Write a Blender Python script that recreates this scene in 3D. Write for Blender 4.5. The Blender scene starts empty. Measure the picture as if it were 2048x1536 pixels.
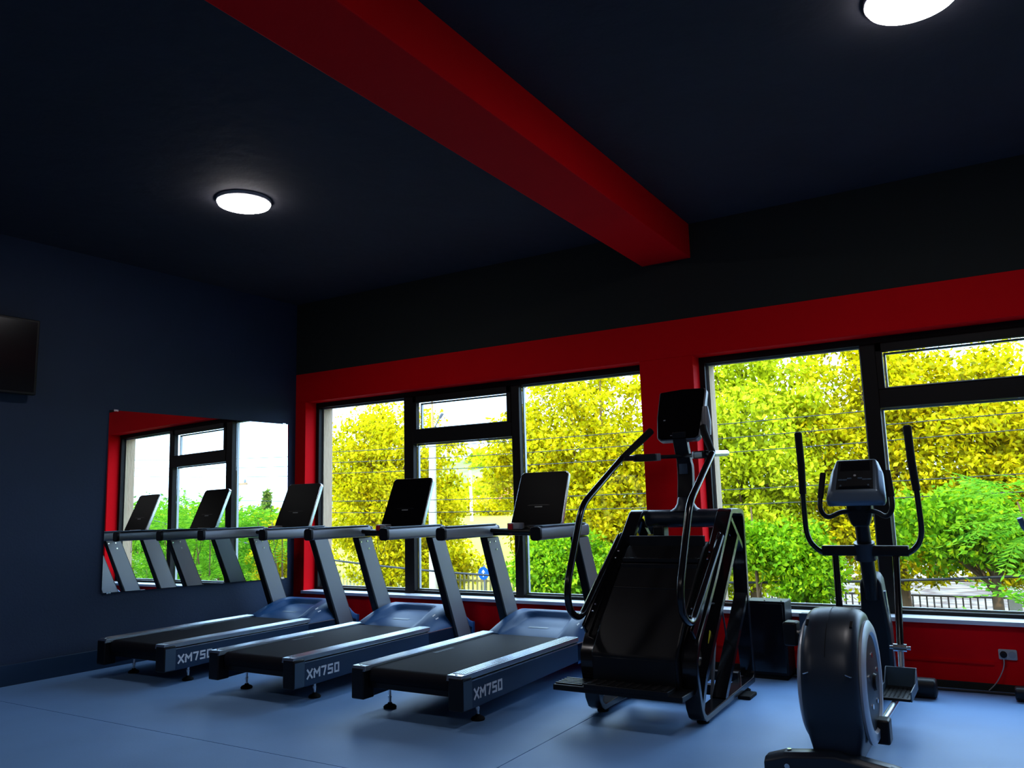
import bpy, bmesh, math, random
import numpy as np
from mathutils import Vector, Matrix
rnd = random.Random(7)
rng = np.random.default_rng(11)
SC = bpy.context.scene
COL = SC.collection
PI = math.pi

# ------------------------------------------------------------------ camera, world, sun, exposure
cam_d = bpy.data.cameras.new('camera'); cam = bpy.data.objects.new('camera', cam_d); COL.objects.link(cam)
R_ = Vector((0.85273916, 0.52168535, -0.02608314)); U_ = Vector((0.09893082, -0.112276, 0.98874)); F_ = Vector((-0.51288266, 0.84571774, 0.1473529))
M = Matrix(((R_.x, U_.x, -F_.x, 0), (R_.y, U_.y, -F_.y, 0), (R_.z, U_.z, -F_.z, 0), (0, 0, 0, 1)))
cam.matrix_world = Matrix.Translation((0, 0, 1.25)) @ M
cam_d.sensor_width = 36.0; cam_d.lens = 36.0 * 1618.43 / 2048
cam_d.clip_start = 0.05; cam_d.clip_end = 600
SC.camera = cam
SC.view_settings.view_transform = 'Standard'; SC.view_settings.look = 'None'
SC.view_settings.exposure = 0.40; SC.view_settings.gamma = 1.0; SC.view_settings.use_curve_mapping = False
SC.cycles.use_denoising = True
SC.cycles.max_bounces = 8; SC.cycles.transparent_max_bounces = 12
SC.cycles.sample_clamp_indirect = 6.0
SC.cycles.caustics_reflective = False; SC.cycles.caustics_refractive = False

SKY = 7.0
SUN = 2.6
wd = bpy.data.worlds.new('sky'); SC.world = wd; wd.use_nodes = True
nt = wd.node_tree; nt.nodes.clear()
def N(nt, t, **kw):
    n = nt.nodes.new(t)
    for k, v in kw.items():
        if k.startswith('i_'): n.inputs[k[2:]].default_value = v
        else: setattr(n, k, v)
    return n
tc = N(nt, 'ShaderNodeTexCoord')
mp = N(nt, 'ShaderNodeMapping'); mp.inputs['Scale'].default_value = (1, 1, 3.0)
nz = N(nt, 'ShaderNodeTexNoise'); nz.inputs['Scale'].default_value = 2.2; nz.inputs['Detail'].default_value = 6
cr = N(nt, 'ShaderNodeValToRGB')
cr.color_ramp.elements[0].position = 0.38; cr.color_ramp.elements[0].color = (0.27, 0.42, 0.70, 1)
cr.color_ramp.elements[1].position = 0.62; cr.color_ramp.elements[1].color = (0.54, 0.76, 1.0, 1)
bg = N(nt, 'ShaderNodeBackground'); bg.inputs['Strength'].default_value = SKY
wo = N(nt, 'ShaderNodeOutputWorld')
for a, b in ((tc.outputs['Generated'], mp.inputs[0]), (mp.outputs[0], nz.inputs['Vector']), (nz.outputs['Fac'], cr.inputs[0]), (cr.outputs[0], bg.inputs['Color']), (bg.outputs[0], wo.inputs[0])):
    nt.links.new(a, b)
sd = bpy.data.lights.new('sun', 'SUN'); sd.energy = SUN; sd.color = (1.0, 0.90, 0.68); sd.angle = math.radians(1.0)
so = bpy.data.objects.new('sun', sd); COL.objects.link(so)
so.rotation_euler = Vector((-0.35, 0.72, -0.80)).to_track_quat('-Z', 'Y').to_euler()
# light portals: sampling guides for the daylight that comes in through the two windows
for px0, px1 in ((-6.25, -2.57), (-2.0, 1.75)):
    ld = bpy.data.lights.new('daylight_portal', 'AREA'); ld.shape = 'RECTANGLE'; ld.size = px1 - px0; ld.size_y = 1.95
    ld.cycles.is_portal = True
    lo = bpy.data.objects.new('daylight_portal', ld); COL.objects.link(lo)
    lo.location = ((px0 + px1) / 2, 6.60, 1.40); lo.rotation_euler = (-PI / 2, 0, 0)

# ------------------------------------------------------------------ materials
MATS = {}
def mat(name, col, rough=0.5, metal=0.0, bump=0.0, bscale=40.0, var=0.0, vscale=4.0, coat=0.0, emit=None, estr=0.0, spec=0.5, stretch=(1, 1, 1)):
    m = bpy.data.materials.new(name); m.use_nodes = True; t = m.node_tree; p = t.nodes['Principled BSDF']
    p.inputs['Base Color'].default_value = (*col, 1); p.inputs['Roughness'].default_value = rough; p.inputs['Metallic'].default_value = metal
    p.inputs['Coat Weight'].default_value = coat; p.inputs['Specular IOR Level'].default_value = spec
    if emit: p.inputs['Emission Color'].default_value = (*emit, 1); p.inputs['Emission Strength'].default_value = estr
    c = N(t, 'ShaderNodeTexCoord'); mp = N(t, 'ShaderNodeMapping'); mp.inputs['Scale'].default_value = stretch
    t.links.new(c.outputs['Object'], mp.inputs[0])
    if var:
        n = N(t, 'ShaderNodeTexNoise'); n.inputs['Scale'].default_value = vscale; n.inputs['Detail'].default_value = 5
        mx = N(t, 'ShaderNodeMix', data_type='RGBA')
        mx.inputs[6].default_value = (*[v * (1 - var) for v in col], 1); mx.inputs[7].default_value = (*[min(1, v * (1 + var)) for v in col], 1)
        t.links.new(mp.outputs[0], n.inputs['Vector']); t.links.new(n.outputs['Fac'], mx.inputs[0]); t.links.new(mx.outputs[2], p.inputs['Base Color'])
    if bump:
        n = N(t, 'ShaderNodeTexNoise'); n.inputs['Scale'].default_value = bscale; n.inputs['Detail'].default_value = 4
        b = N(t, 'ShaderNodeBump'); b.inputs['Strength'].default_value = bump; b.inputs['Distance'].default_value = 0.01
        t.links.new(mp.outputs[0], n.inputs['Vector']); t.links.new(n.outputs['Fac'], b.inputs['Height']); t.links.new(b.outputs[0], p.inputs['Normal'])
    MATS[name] = m; return m
mat('ceiling_paint', (0.018, 0.019, 0.030), 0.85, bump=0.5, bscale=9, var=0.25, vscale=3)
mat('dark_wall_paint', (0.010, 0.026, 0.065), 0.75, bump=0.15, bscale=60, var=0.1)
mat('black_wall_paint', (0.012, 0.014, 0.010), 0.85, bump=0.15, bscale=60)
mat('pale_bounce_paint', (0.60, 0.60, 0.62), 0.8, bump=0.1, bscale=60)  # unseen back and right walls, made pale to bounce light onto the floor
mat('red_paint', (0.85, 0.0006, 0.006), 0.7, spec=0.08, bump=0.12, bscale=50, var=0.05)
mat('floor_rubber', (0.19, 0.375, 0.70), 0.5, bump=0.06, bscale=90, var=0.14, vscale=2.0, spec=0.35)
mat('floor_joint', (0.01, 0.012, 0.02), 0.9)
mat('plaster', (0.58, 0.42, 0.27), 0.9, bump=1.0, bscale=30, var=0.15, vscale=20, stretch=(1, 1, 0.25))
mat('window_frame', (0.009, 0.007, 0.006), 0.5, spec=0.2)
mat('bead_lit_grey', (0.42, 0.44, 0.46), 0.4, metal=0.3)  # light grey stands in for frame sides lit by the sky
mat('sill_board', (0.72, 0.76, 0.80), 0.35, var=0.05)
mat('black_plastic', (0.007, 0.008, 0.010), 0.42, spec=0.22, bump=0.05, bscale=200)
mat('gloss_black', (0.006, 0.006, 0.008), 0.16, spec=0.5)
mat('navy_metal', (0.012, 0.036, 0.080), 0.40, metal=0.2)
mat('cap_grey', (0.045, 0.085, 0.13), 0.45)
mat('belt', (0.008, 0.008, 0.012), 0.7, spec=0.12, bump=0.2, bscale=300)
mat('rail_aluminium', (0.60, 0.66, 0.72), 0.27, metal=0.9)
mat('silver_grey', (0.21, 0.21, 0.225), 0.42, metal=0.45)
mat('hood_blue', (0.008, 0.055, 0.16), 0.45, spec=0.2)
mat('display_black', (0.003, 0.003, 0.004), 0.35, spec=0.03)
mat('chrome', (0.75, 0.76, 0.78), 0.18, metal=1.0)
mat('rubber', (0.008, 0.008, 0.009), 0.75, spec=0.2)
mat('white_print', (0.80, 0.84, 0.88), 0.6)
mat('red_plastic', (0.45, 0.01, 0.02), 0.4)
mat('grey_plastic', (0.32, 0.33, 0.35), 0.45)
mat('yellow_sticker', (0.75, 0.65, 0.02), 0.5)
mat('white_plastic', (0.45, 0.45, 0.44), 0.4)
mat('elliptical_shell', (0.014, 0.024, 0.040), 0.36, spec=0.45)
mat('elliptical_silver', (0.10, 0.14, 0.19), 0.36, metal=0.5)
mat('ring_silver', (0.55, 0.60, 0.66), 0.4, metal=0.3)
mat('lamp_rim', (0.55, 0.55, 0.55), 0.4)
mat('lamp_diffuser', (0.9, 0.9, 0.9), 0.5, emit=(1.0, 0.96, 0.98), estr=28.0)
mat('bark', (0.16, 0.09, 0.04), 0.9, bump=0.8, bscale=25, var=0.3, vscale=12, stretch=(1, 1, 0.3))
mat('asphalt', (0.07, 0.07, 0.07), 0.9, bump=0.3, bscale=60, var=0.2)
mat('concrete', (0.55, 0.50, 0.42), 0.9, bump=0.4, bscale=40, var=0.15, vscale=10)
mat('fence_metal', (0.16, 0.12, 0.10), 0.6)
mat('pale_metal', (0.34, 0.30, 0.12), 0.6)
mat('pole_white', (0.50, 0.46, 0.34), 0.7, var=0.06)
mat('wood_pole', (0.40, 0.24, 0.12), 0.9, var=0.2)
mat('cable_black', (0.012, 0.014, 0.016), 0.6)
mat('sign_blue', (0.0, 0.13, 0.75), 0.4)
mat('roof_tile', (0.55, 0.16, 0.06), 0.8, var=0.2, vscale=20)
mat('house_wall', (0.75, 0.62, 0.5), 0.8)
mat('water', (0.16, 0.09, 0.05), 0.35, bump=0.4, bscale=1.2, stretch=(0.3, 1, 1))
mat('hill_green', (0.20, 0.26, 0.07), 0.95, bump=1.0, bscale=0.35, var=0.45, vscale=0.25)
mat('field_grass', (0.36, 0.31, 0.008), 0.95, bump=1.0, bscale=3, var=0.4, vscale=0.5)
m = mat('river_pebbles', (0.7, 0.55, 0.4), 0.9)
t = m.node_tree; p = t.nodes['Principled BSDF']
vo = N(t, 'ShaderNodeTexVoronoi'); vo.inputs['Scale'].default_value = 1.3; c_ = N(t, 'ShaderNodeTexCoord'); r_ = N(t, 'ShaderNodeValToRGB')
r_.color_ramp.elements[0].color = (0.21, 0.165, 0.115, 1); r_.color_ramp.elements[0].position = 0.3; r_.color_ramp.elements[1].color = (0.085, 0.045, 0.025, 1); r_.color_ramp.elements[1].position = 0.75
t.links.new(c_.outputs['Object'], vo.inputs['Vector']); t.links.new(vo.outputs['Distance'], r_.inputs[0]); t.links.new(r_.outputs[0], p.inputs['Base Color'])
bp = N(t, 'ShaderNodeBump'); bp.invert = True; bp.inputs['Distance'].default_value = 0.3; t.links.new(vo.outputs['Distance'], bp.inputs['Height']); t.links.new(bp.outputs[0], p.inputs['Normal'])

def leaf_mat(name, c0, c1, c2, trans=0.45):
    m = bpy.data.materials.new(name); m.use_nodes = True; t = m.node_tree; t.nodes.clear()
    at = N(t, 'ShaderNodeAttribute', attribute_name='tint'); rp = N(t, 'ShaderNodeValToRGB')
    e = rp.color_ramp.elements; e[0].color = (*c0, 1); e[0].position = 0.0; e[1].color = (*c2, 1); e[1].position = 1.0
    k = e.new(0.5); k.color = (*c1, 1)
    d = N(t, 'ShaderNodeBsdfDiffuse'); tr = N(t, 'ShaderNodeBsdfTranslucent'); g = N(t, 'ShaderNodeBsdfGlossy'); g.inputs['Roughness'].default_value = 0.45
    g.inputs['Color'].default_value = (0.9, 0.9, 0.8, 1)
    mx = N(t, 'ShaderNodeMixShader'); mx.inputs[0].default_value = trans; m2 = N(t, 'ShaderNodeMixShader'); m2.inputs[0].default_value = 0.006
    o = N(t, 'ShaderNodeOutputMaterial')
    for a, b in ((at.outputs['Fac'], rp.inputs[0]), (rp.outputs[0], d.inputs[0]), (rp.outputs[0], tr.inputs[0]), (d.outputs[0], mx.inputs[1]), (tr.outputs[0], mx.inputs[2]), (mx.outputs[0], m2.inputs[1]), (g.outputs[0], m2.inputs[2]), (m2.outputs[0], o.inputs[0])):
        t.links.new(a, b)
    MATS[name] = m; return m
leaf_mat('leaf_yellow', (0.16, 0.14, 0.001), (0.62, 0.56, 0.003), (0.90, 0.64, 0.006))
leaf_mat('leaf_lime', (0.18, 0.23, 0.003), (0.58, 0.63, 0.010), (0.84, 0.80, 0.03))
leaf_mat('leaf_green', (0.04, 0.13, 0.002), (0.20, 0.42, 0.006), (0.50, 0.62, 0.01))
leaf_mat('leaf_fresh', (0.05, 0.20, 0.008), (0.14, 0.38, 0.012), (0.36, 0.58, 0.025), 0.5)
leaf_mat('leaf_dark', (0.06, 0.12, 0.02), (0.20, 0.28, 0.04), (0.45, 0.42, 0.08))

m = bpy.data.materials.new('window_glass'); m.use_nodes = True; t = m.node_tree; t.nodes.clear()
tr = N(t, 'ShaderNodeBsdfTransparent'); tr.inputs[0].default_value = (0.96, 0.98, 0.97, 1); g = N(t, 'ShaderNodeBsdfGlossy'); g.inputs['Roughness'].default_value = 0.0
lw = N(t, 'ShaderNodeLayerWeight'); lw.inputs['Blend'].default_value = 0.5
pw = N(t, 'ShaderNodeMath', operation='POWER'); pw.inputs[1].default_value = 5.0; fr = N(t, 'ShaderNodeMath', operation='MULTIPLY_ADD'); fr.inputs[1].default_value = 0.6; fr.inputs[2].default_value = 0.025
t.links.new(lw.outputs['Facing'], pw.inputs[0]); t.links.new(pw.outputs[0], fr.inputs[0]); mx = N(t, 'ShaderNodeMixShader'); o = N(t, 'ShaderNodeOutputMaterial')
for a, b in ((fr.outputs[0], mx.inputs[0]), (tr.outputs[0], mx.inputs[1]), (g.outputs[0], mx.inputs[2]), (mx.outputs[0], o.inputs[0])): t.links.new(a, b)
MATS['window_glass'] = m
mat('mirror_glass', (0.86, 0.90, 0.89), 0.0, metal=1.0)

# ------------------------------------------------------------------ mesh helpers
class MB:
    def __init__(s): s.v = []; s.f = []
    def add(s, v, f):
        o = len(s.v); s.v += [tuple(p) for p in v]; s.f += [tuple(o + i for i in q) for q in f]; return s
    def box(s, x0, x1, y0, y1, z0, z1):
        return s.add([(x0, y0, z0), (x1, y0, z0), (x1, y1, z0), (x0, y1, z0), (x0, y0, z1), (x1, y0, z1), (x1, y1, z1), (x0, y1, z1)],
                     [(0, 3, 2, 1), (4, 5, 6, 7), (0, 1, 5, 4), (1, 2, 6, 5), (2, 3, 7, 6), (3, 0, 4, 7)])
    def prism(s, poly, O, U, V, depth):
        O, U, V = Vector(O), Vector(U), Vector(V); n = U.cross(V).normalized() * depth; k = len(poly)
        a = [O + U * p[0] + V * p[1] for p in poly]; b = [q + n for q in a]
        return s.add(a + b, [tuple(range(k))[::-1], tuple(range(k, 2 * k))] + [(i, (i + 1) % k, k + (i + 1) % k, k + i) for i in range(k)])
    def yz(s, poly, x0, x1):      # polygon in (y, z) extruded along x
        return s.prism(poly, (x0, 0, 0), (0, 1, 0), (0, 0, 1), x1 - x0)
    def tube(s, path, r, n=10, caps=True, closed=False):
        P = [Vector(p) for p in path]; m = len(P); rs = r if isinstance(r, (list, tuple)) else [r] * m
        vs = []; up = None
        for i in range(m):
            if closed: d = P[(i + 1) % m] - P[i - 1]
            else: d = P[min(i + 1, m - 1)] - P[max(i - 1, 0)]
            d.normalize()
            if up is None:
                up = Vector((0, 0, 1)) if abs(d.z) < 0.9 else Vector((1, 0, 0))
            a = d.cross(up)
            if a.length < 1e-5: a = d.orthogonal()
            a.normalize(); up = a.cross(d).normalized(); b = up
            for k in range(n):
                t = 2 * PI * k / n; vs.append(P[i] + (a * math.cos(t) + b * math.sin(t)) * rs[i])
        f = []
        for i in range(m if closed else m - 1):
            j = (i + 1) % m
            for k in range(n): f.append((i * n + k, i * n + (k + 1) % n, j * n + (k + 1) % n, j * n + k))
        if caps and not closed: f.append(tuple(range(n))[::-1]); f.append(tuple((m - 1) * n + k for k in range(n)))
        return s.add(vs, f)
    def bar(s, p, q, w, h, side=(1, 0, 0)):   # rectangular bar, w along side, h perpendicular
        p, q = Vector(p), Vector(q); d = (q - p).normalized(); a = Vector(side); a = (a - d * a.dot(d)).normalized() * (w / 2); b = d.cross(a).normalized() * (h / 2)
        return s.add([p - a - b, p + a - b, p + a + b, p - a + b, q - a - b, q + a - b, q + a + b, q - a + b],
                     [(0, 3, 2, 1), (4, 5, 6, 7), (0, 1, 5, 4), (1, 2, 6, 5), (2, 3, 7, 6), (3, 0, 4, 7)])
    def ring(s, poly, t, x0, x1):  # closed band: outline in (y,z), thickness t inward, extruded in x
        k = len(poly); P = [Vector(p) for p in poly]; area = sum(P[i].x * P[(i + 1) % k].y - P[(i + 1) % k].x * P[i].y for i in range(k)); sg = 1 if area > 0 else -1
        inn = []
        for i in range(k):
            e0 = (P[i] - P[i - 1]).normalized(); e1 = (P[(i + 1) % k] - P[i]).normalized()
            n0 = Vector((-e0.y, e0.x)) * sg; n1 = Vector((-e1.y, e1.x)) * sg; mm = (n0 + n1).normalized(); inn.append(P[i] + mm * (t / max(0.5, mm.dot(n0))))
        v = []
        for x in (x0, x1):
            v += [(x, p.x, p.y) for p in P]; v += [(x, p.x, p.y) for p in inn]
        f = []
        for i in range(k):
            j = (i + 1) % k
            f += [(i, j, k + j, k + i), (2 * k + i, 3 * k + i, 3 * k + j, 2 * k + j), (i, 2 * k + i, 2 * k + j, j), (k + i, k + j, 3 * k + j, 3 * k + i)]
        return s.add(v, f)
    def lathe(s, prof, c, ax='z', n=28):
        vs = []; f = []; m = len(prof)
        for r, h in prof:
            for k in range(n):
                t = 2 * PI * k / n; a, b = r * math.cos(t), r * math.sin(t)
                vs.append({'z': (c[0] + a, c[1] + b, c[2] + h), 'x': (c[0] + h, c[1] + a, c[2] + b), 'y': (c[0] + a, c[1] + h, c[2] + b)}[ax])
        for i in range(m - 1):
            for k in range(n): f.append((i * n + k, i * n + (k + 1) % n, (i + 1) * n + (k + 1) % n, (i + 1) * n + k))
        f.append(tuple(range(n))[::-1]); f.append(tuple((m - 1) * n + k for k in range(n)))
        return s.add(vs, f)
    def shift(s, dx, dy, dz): s.v = [(x + dx, y + dy, z + dz) for x, y, z in s.v]; return s

SPLIT = {'clip', 'bolt', 'front_wheel', 'disc_bolt', 'vent_slot', 'top_screw', 'foot', 'insulator', 'trim_line', 'lower_crossmember', 'display_buttons', 'console_buttons', 'tread_ribs', 'pivot_joint', 'belt_print'}
def islands(mb):
    par = list(range(len(mb.v)))
    def fd(i):
        while par[i] != i: par[i] = par[par[i]]; i = par[i]
        return i
    for f in mb.f:
        for k in f[1:]: par[fd(k)] = fd(f[0])
    gr = {}
    for f in mb.f: gr.setdefault(fd(f[0]), []).append(f)
    out = []
    for fs in gr.values():
        ids = sorted({i for f in fs for i in f}); mp_ = {i: k for k, i in enumerate(ids)}
        q = MB(); q.v = [mb.v[i] for i in ids]; q.f = [tuple(mp_[i] for i in f) for f in fs]; out.append(q)
    return out
def obj(name, mb, m, parent=None, org=(0, 0, 0), bevel=0.0, seg=2, smooth=40):
    if name in SPLIT and parent is not None:
        isl = islands(mb)
        if len(isl) > 1: return [obj1(name, q, m, parent, org, bevel, seg, smooth) for q in isl][0]
    return obj1(name, mb, m, parent, org, bevel, seg, smooth)
def obj1(name, mb, m, parent=None, org=(0, 0, 0), bevel=0.0, seg=2, smooth=40):
    me = bpy.data.meshes.new(name); me.from_pydata([(x - org[0], y - org[1], z - org[2]) for x, y, z in mb.v], [], mb.f)
    bm = bmesh.new(); bm.from_mesh(me); bmesh.ops.recalc_face_normals(bm, faces=bm.faces); bm.to_mesh(me); bm.free()
    me.materials.append(MATS[m] if isinstance(m, str) else m)
    if smooth: me.shade_smooth(); me.set_sharp_from_angle(angle=math.radians(smooth))
    o = bpy.data.objects.new(name, me); COL.objects.link(o)
    if parent is not None: o.parent = parent
    else: o.location = org
    if bevel:
        b = o.modifiers.new('edge', 'BEVEL'); b.width = bevel; b.segments = seg; b.limit_method = 'ANGLE'; b.angle_limit = math.radians(35)
    return o
def tag(o, label=None, cat=None, group=None, kind=None):
    if label: o['label'] = label
    if cat: o['category'] = cat
    if group: o['group'] = group
    if kind: o['kind'] = kind
    return o
def thing(name, label, cat, loc=(0, 0, 0), rz=0.0, group=None):
    o = bpy.data.objects.new(name, None); COL.objects.link(o); o.location = loc; o.rotation_euler = (0, 0, rz); o.empty_display_size = 0.1
    return tag(o, label, cat, group)
def struct(name, mb, m, parent=None, **k):
    o = obj(name, mb, m, parent, **k)
    if parent is None: o['kind'] = 'structure'
    return o
def copy_tree(o, parent=None):
    c = o.copy(); COL.objects.link(c)
    if parent is not None: c.parent = parent
    for ch in list(o.children): copy_tree(ch, c)
    return c
def rrect(w, h, r, n=4, cx=0.0, cy=0.0):
    out = []
    for sx, sy, a0 in ((1, -1, -PI / 2), (1, 1, 0), (-1, 1, PI / 2), (-1, -1, PI)):
        for k in range(n + 1):
            a = a0 + PI / 2 * k / n; out.append((cx + sx * (w / 2 - r) + r * math.cos(a), cy + sy * (h / 2 - r) + r * math.sin(a)))
    return out
def soft(pts, r, n=5, closed=False):
    P = [Vector(p) for p in pts]; out = []; m = len(P)
    for i in range(m):
        if not closed and i in (0, m - 1): out.append(P[i]); continue
        a, b, c = P[i - 1], P[i], P[(i + 1) % m]; ra = min(r, (a - b).length * 0.48); rc = min(r, (c - b).length * 0.48)
        p0 = b + (a - b).normalized() * ra; p1 = b + (c - b).normalized() * rc
        for k in range(n + 1):
            t = k / n; out.append(p0 * (1 - t) ** 2 + b * 2 * t * (1 - t) + p1 * t * t)
    return out

# ------------------------------------------------------------------ room shell
XL, XR, YB, YF, ZC = -6.459, 4.6, -4.2, 6.162, 3.467
AW = math.radians(2.638)                      # the left wall is slightly out of square
def xl(y): return XL - (YF - y) * math.tan(AW)
W1 = (-6.312, -2.507); W2 = (-2.056, 1.80); ZS, ZO, ZB = 0.430, 2.387, 2.693
# floor: panels with open joints
fl = bpy.data.objects.new('floor', None); COL.objects.link(fl); fl['kind'] = 'structure'
obj('underlay', MB().box(-7.2, XR + 0.2, YB - 0.2, YF + 0.3, -0.30, -0.012), 'floor_joint', fl)
g = 0.003
for x0, x1, y0, y1 in ((-7.1, -2.24 - g, 3.13 + g, YF + 0.1), (-2.24 + g, XR + 0.1, 3.13 + g, YF + 0.1), (-7.1, -2.24 - g, YB - 0.1, 3.13 - g), (-2.24 + g, XR + 0.1, YB - 0.1, 3.13 - g)):
    obj('floor_panel', MB().box(x0, x1, y0, y1, -0.02, 0.0), 'floor_rubber', fl)
struct('ceiling', MB().box(-7.2, XR + 0.3, YB - 0.3, YF + 0.34, ZC, ZC + 0.25), 'ceiling_paint')
struct('wall_left', MB().add([(xl(YF + .33), YF + .33, 0), (xl(YB - .3), YB - .3, 0), (-7.4, YB - .3, 0), (-7.4, YF + .33, 0), (xl(YF + .33), YF + .33, ZC), (xl(YB - .3), YB - .3, ZC), (-7.4, YB - .3, ZC), (-7.4, YF + .33, ZC)],
    [(0, 1, 2, 3), (4, 7, 6, 5), (0, 4, 5, 1), (1, 5, 6, 2), (2, 6, 7, 3), (3, 7, 4, 0)]), 'dark_wall_paint')
struct('wall_right', MB().box(XR, XR + 0.3, YB, YF + 0.33, 0, ZC), 'pale_bounce_paint')
struct('wall_back', MB().box(-7.2, XR + 0.3, YB - 0.3, YB, 0, ZC), 'pale_bounce_paint')
wf = bpy.data.objects.new('wall_front', None); COL.objects.link(wf); wf['kind'] = 'structure'
Y1, Y2 = YF, YF + 0.212
mb = MB().box(XL, XR, Y1, Y2, 0, ZS)
for x0, x1 in ((XL, W1[0]), (W1[1], W2[0]), (W2[1], XR)): mb.box(x0, x1, Y1, Y2, ZS, ZO)
mb.box(XL, XR, Y1, Y2, ZO, ZB)
tag(obj('painted_surround', mb, 'red_paint', wf, bevel=0.004), 'red painted wall zone around and under the windows')
tag(obj('upper_wall', MB().box(XL, XR, Y1 + 0.002, Y2, ZB, ZC), 'black_wall_paint', wf), 'black painted wall strip above the red band')
Y3 = YF + 0.342; e = 0.062
mb = MB().box(-7.4, XR + .3, Y2, Y3, -1.8, ZS - 0.02)
for x0, x1 in ((-7.4, W1[0] + e), (W1[1] - e, W2[0] + e), (W2[1] - e, XR + .3)): mb.box(x0, x1, Y2, Y3, ZS - 0.02, ZO - 0.05)
mb.box(-7.4, XR + .3, Y2, Y3, ZO - 0.05, ZC + 0.25)
tag(obj('outer_plaster', mb, 'plaster', wf), 'rough beige plaster on the outer reveals')
# ceiling beam
struct('beam', MB().box(-2.44, -2.02, YB, YF, 3.181, ZC), 'red_paint', bevel=0.006)['label'] = 'red painted ceiling beam running to the window wall'
# baseboards
mb = MB(); q = 0.014
mb.add([(xl(YF), YF, 0), (xl(YB), YB, 0), (xl(YB) + q, YB, 0), (xl(YF) + q, YF, 0), (xl(YF), YF, 0.155), (xl(YB), YB, 0.155), (xl(YB) + q, YB, 0.155), (xl(YF) + q, YF, 0.155)],
    [(0, 3, 2, 1), (4, 5, 6, 7), (0, 1, 5, 4), (1, 2, 6, 5), (2, 3, 7, 6), (3, 0, 4, 7)])
struct('baseboard_left', mb, 'navy_metal', bevel=0.003)
struct('baseboard_front', MB().box(XL + 0.02, XR, YF - 0.012, YF, 0, 0.045), 'black_wall_paint')
struct('cable_trunking', MB().box(-2.0, -0.2, YF - 0.010, YF, 0.16, 0.175), 'red_paint', wf)

# windows
def window(name, x0, x1, mull, vent, zt=ZO, zb=ZS):
    w = bpy.data.objects.new(name, None); COL.objects.link(w); w['kind'] = 'structure'; w.location = (x0, YF, zb); org = (x0, YF, zb)
    fy0, fy1 = YF + 0.155, YF + 0.212; gy = YF + 0.205
    a = 0.044
    mb = MB().box(x0, x0 + a, fy0, fy1, zb, zt).box(x1 - a, x1, fy0, fy1, zb, zt).box(x0 + a, x1 - a, fy0, fy1, zt - 0.052, zt).box(x0 + a, x1 - a, fy0, fy1, zb, zb + 0.028)
    obj('frame', mb, 'window_frame', w, org, bevel=0.003)
    cells = []; edges = [x0 + a] + [v for m_ in mull for v in m_] + [x1 - a]
    for m0, m1 in mull:
        obj('mullion', MB().box(m0, m1, fy0 - 0.01, fy1, zb, zt - 0.05), 'window_frame', w, org, bevel=0.004)
    for i in range(0, len(edges), 2):
        c0, c1 = edges[i], edges[i + 1]
        if i // 2 in vent:
            v0, v1 = 1.868, 1.999
            obj('transom', MB().box(c0, c1, fy0 - 0.015, fy1, v0, v1), 'window_frame', w, org, bevel=0.004)
            # opening sash above the transom
            s_ = MB()
            for q0, q1, z0, z1 in ((c0, c0 + .045, v1, zt - .05), (c1 - .045, c1, v1, zt - .05), (c0, c1, v1, v1 + .008), (c0, c1, zt - .115, zt - .05)): s_.box(q0, q1, fy0 - .02, fy1 - .02, z0, z1)
            sash = obj('sash', s_, 'window_frame', w, org, bevel=0.004)
            cells += [(c0 + .045, c1 - .045, v1 + .008, zt - .115), (c0, c1, zb + 0.028, v0)]
        else: cells.append((c0, c1, zb + 0.028, zt - 0.052))
    for c0, c1, z0, z1 in cells:
        obj('pane', MB().box(c0, c1, gy, gy + 0.004, z0, z1), 'window_glass', w, org, smooth=0)
        b = 0.014; y0, y1 = gy + 0.006, gy + 0.035
        obj('lit_glazing_bead', MB().box(c0, c0 + b, y0, y1, z0, z1).box(c1 - b, c1, y0, y1, z0, z1).box(c0 + b, c1 - b, y0, y1, z0, z0 + b).box(c0 + b, c1 - b, y0, y1, z1 - b, z1), 'bead_lit_grey', w, org)  # pale strips carry the sky light on the frame sides in their colour
    return w
window('window_1', W1[0], W1[1], [(-5.098, -4.982), (-3.842, -3.758)], {1})
window('window_2', W2[0], W2[1], [(-0.845, -0.742), (0.42, 0.52)], {1})
for x0, x1, nm in ((W1[0], W1[1], 'trim_1'), (W2[0], W2[1], 'trim_2')):
    s_ = bpy.data.objects.new(nm, None); COL.objects.link(s_); s_['kind'] = 'structure'; s_['label'] = 'pale grey window sill board'
    cuts = [x0 - 0.01, (x0 + x1) / 2 - 0.35, x1 + 0.01] if nm == 'trim_1' else [x0 - .01, -0.60, x1 + .01]
    for a, b in zip(cuts[:-1], cuts[1:]): obj('sill_board', MB().box(a, b, YF - 0.030, YF + 0.16, ZS - 0.024, ZS + 0.003), 'sill_board', s_, bevel=0.0015)

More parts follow.
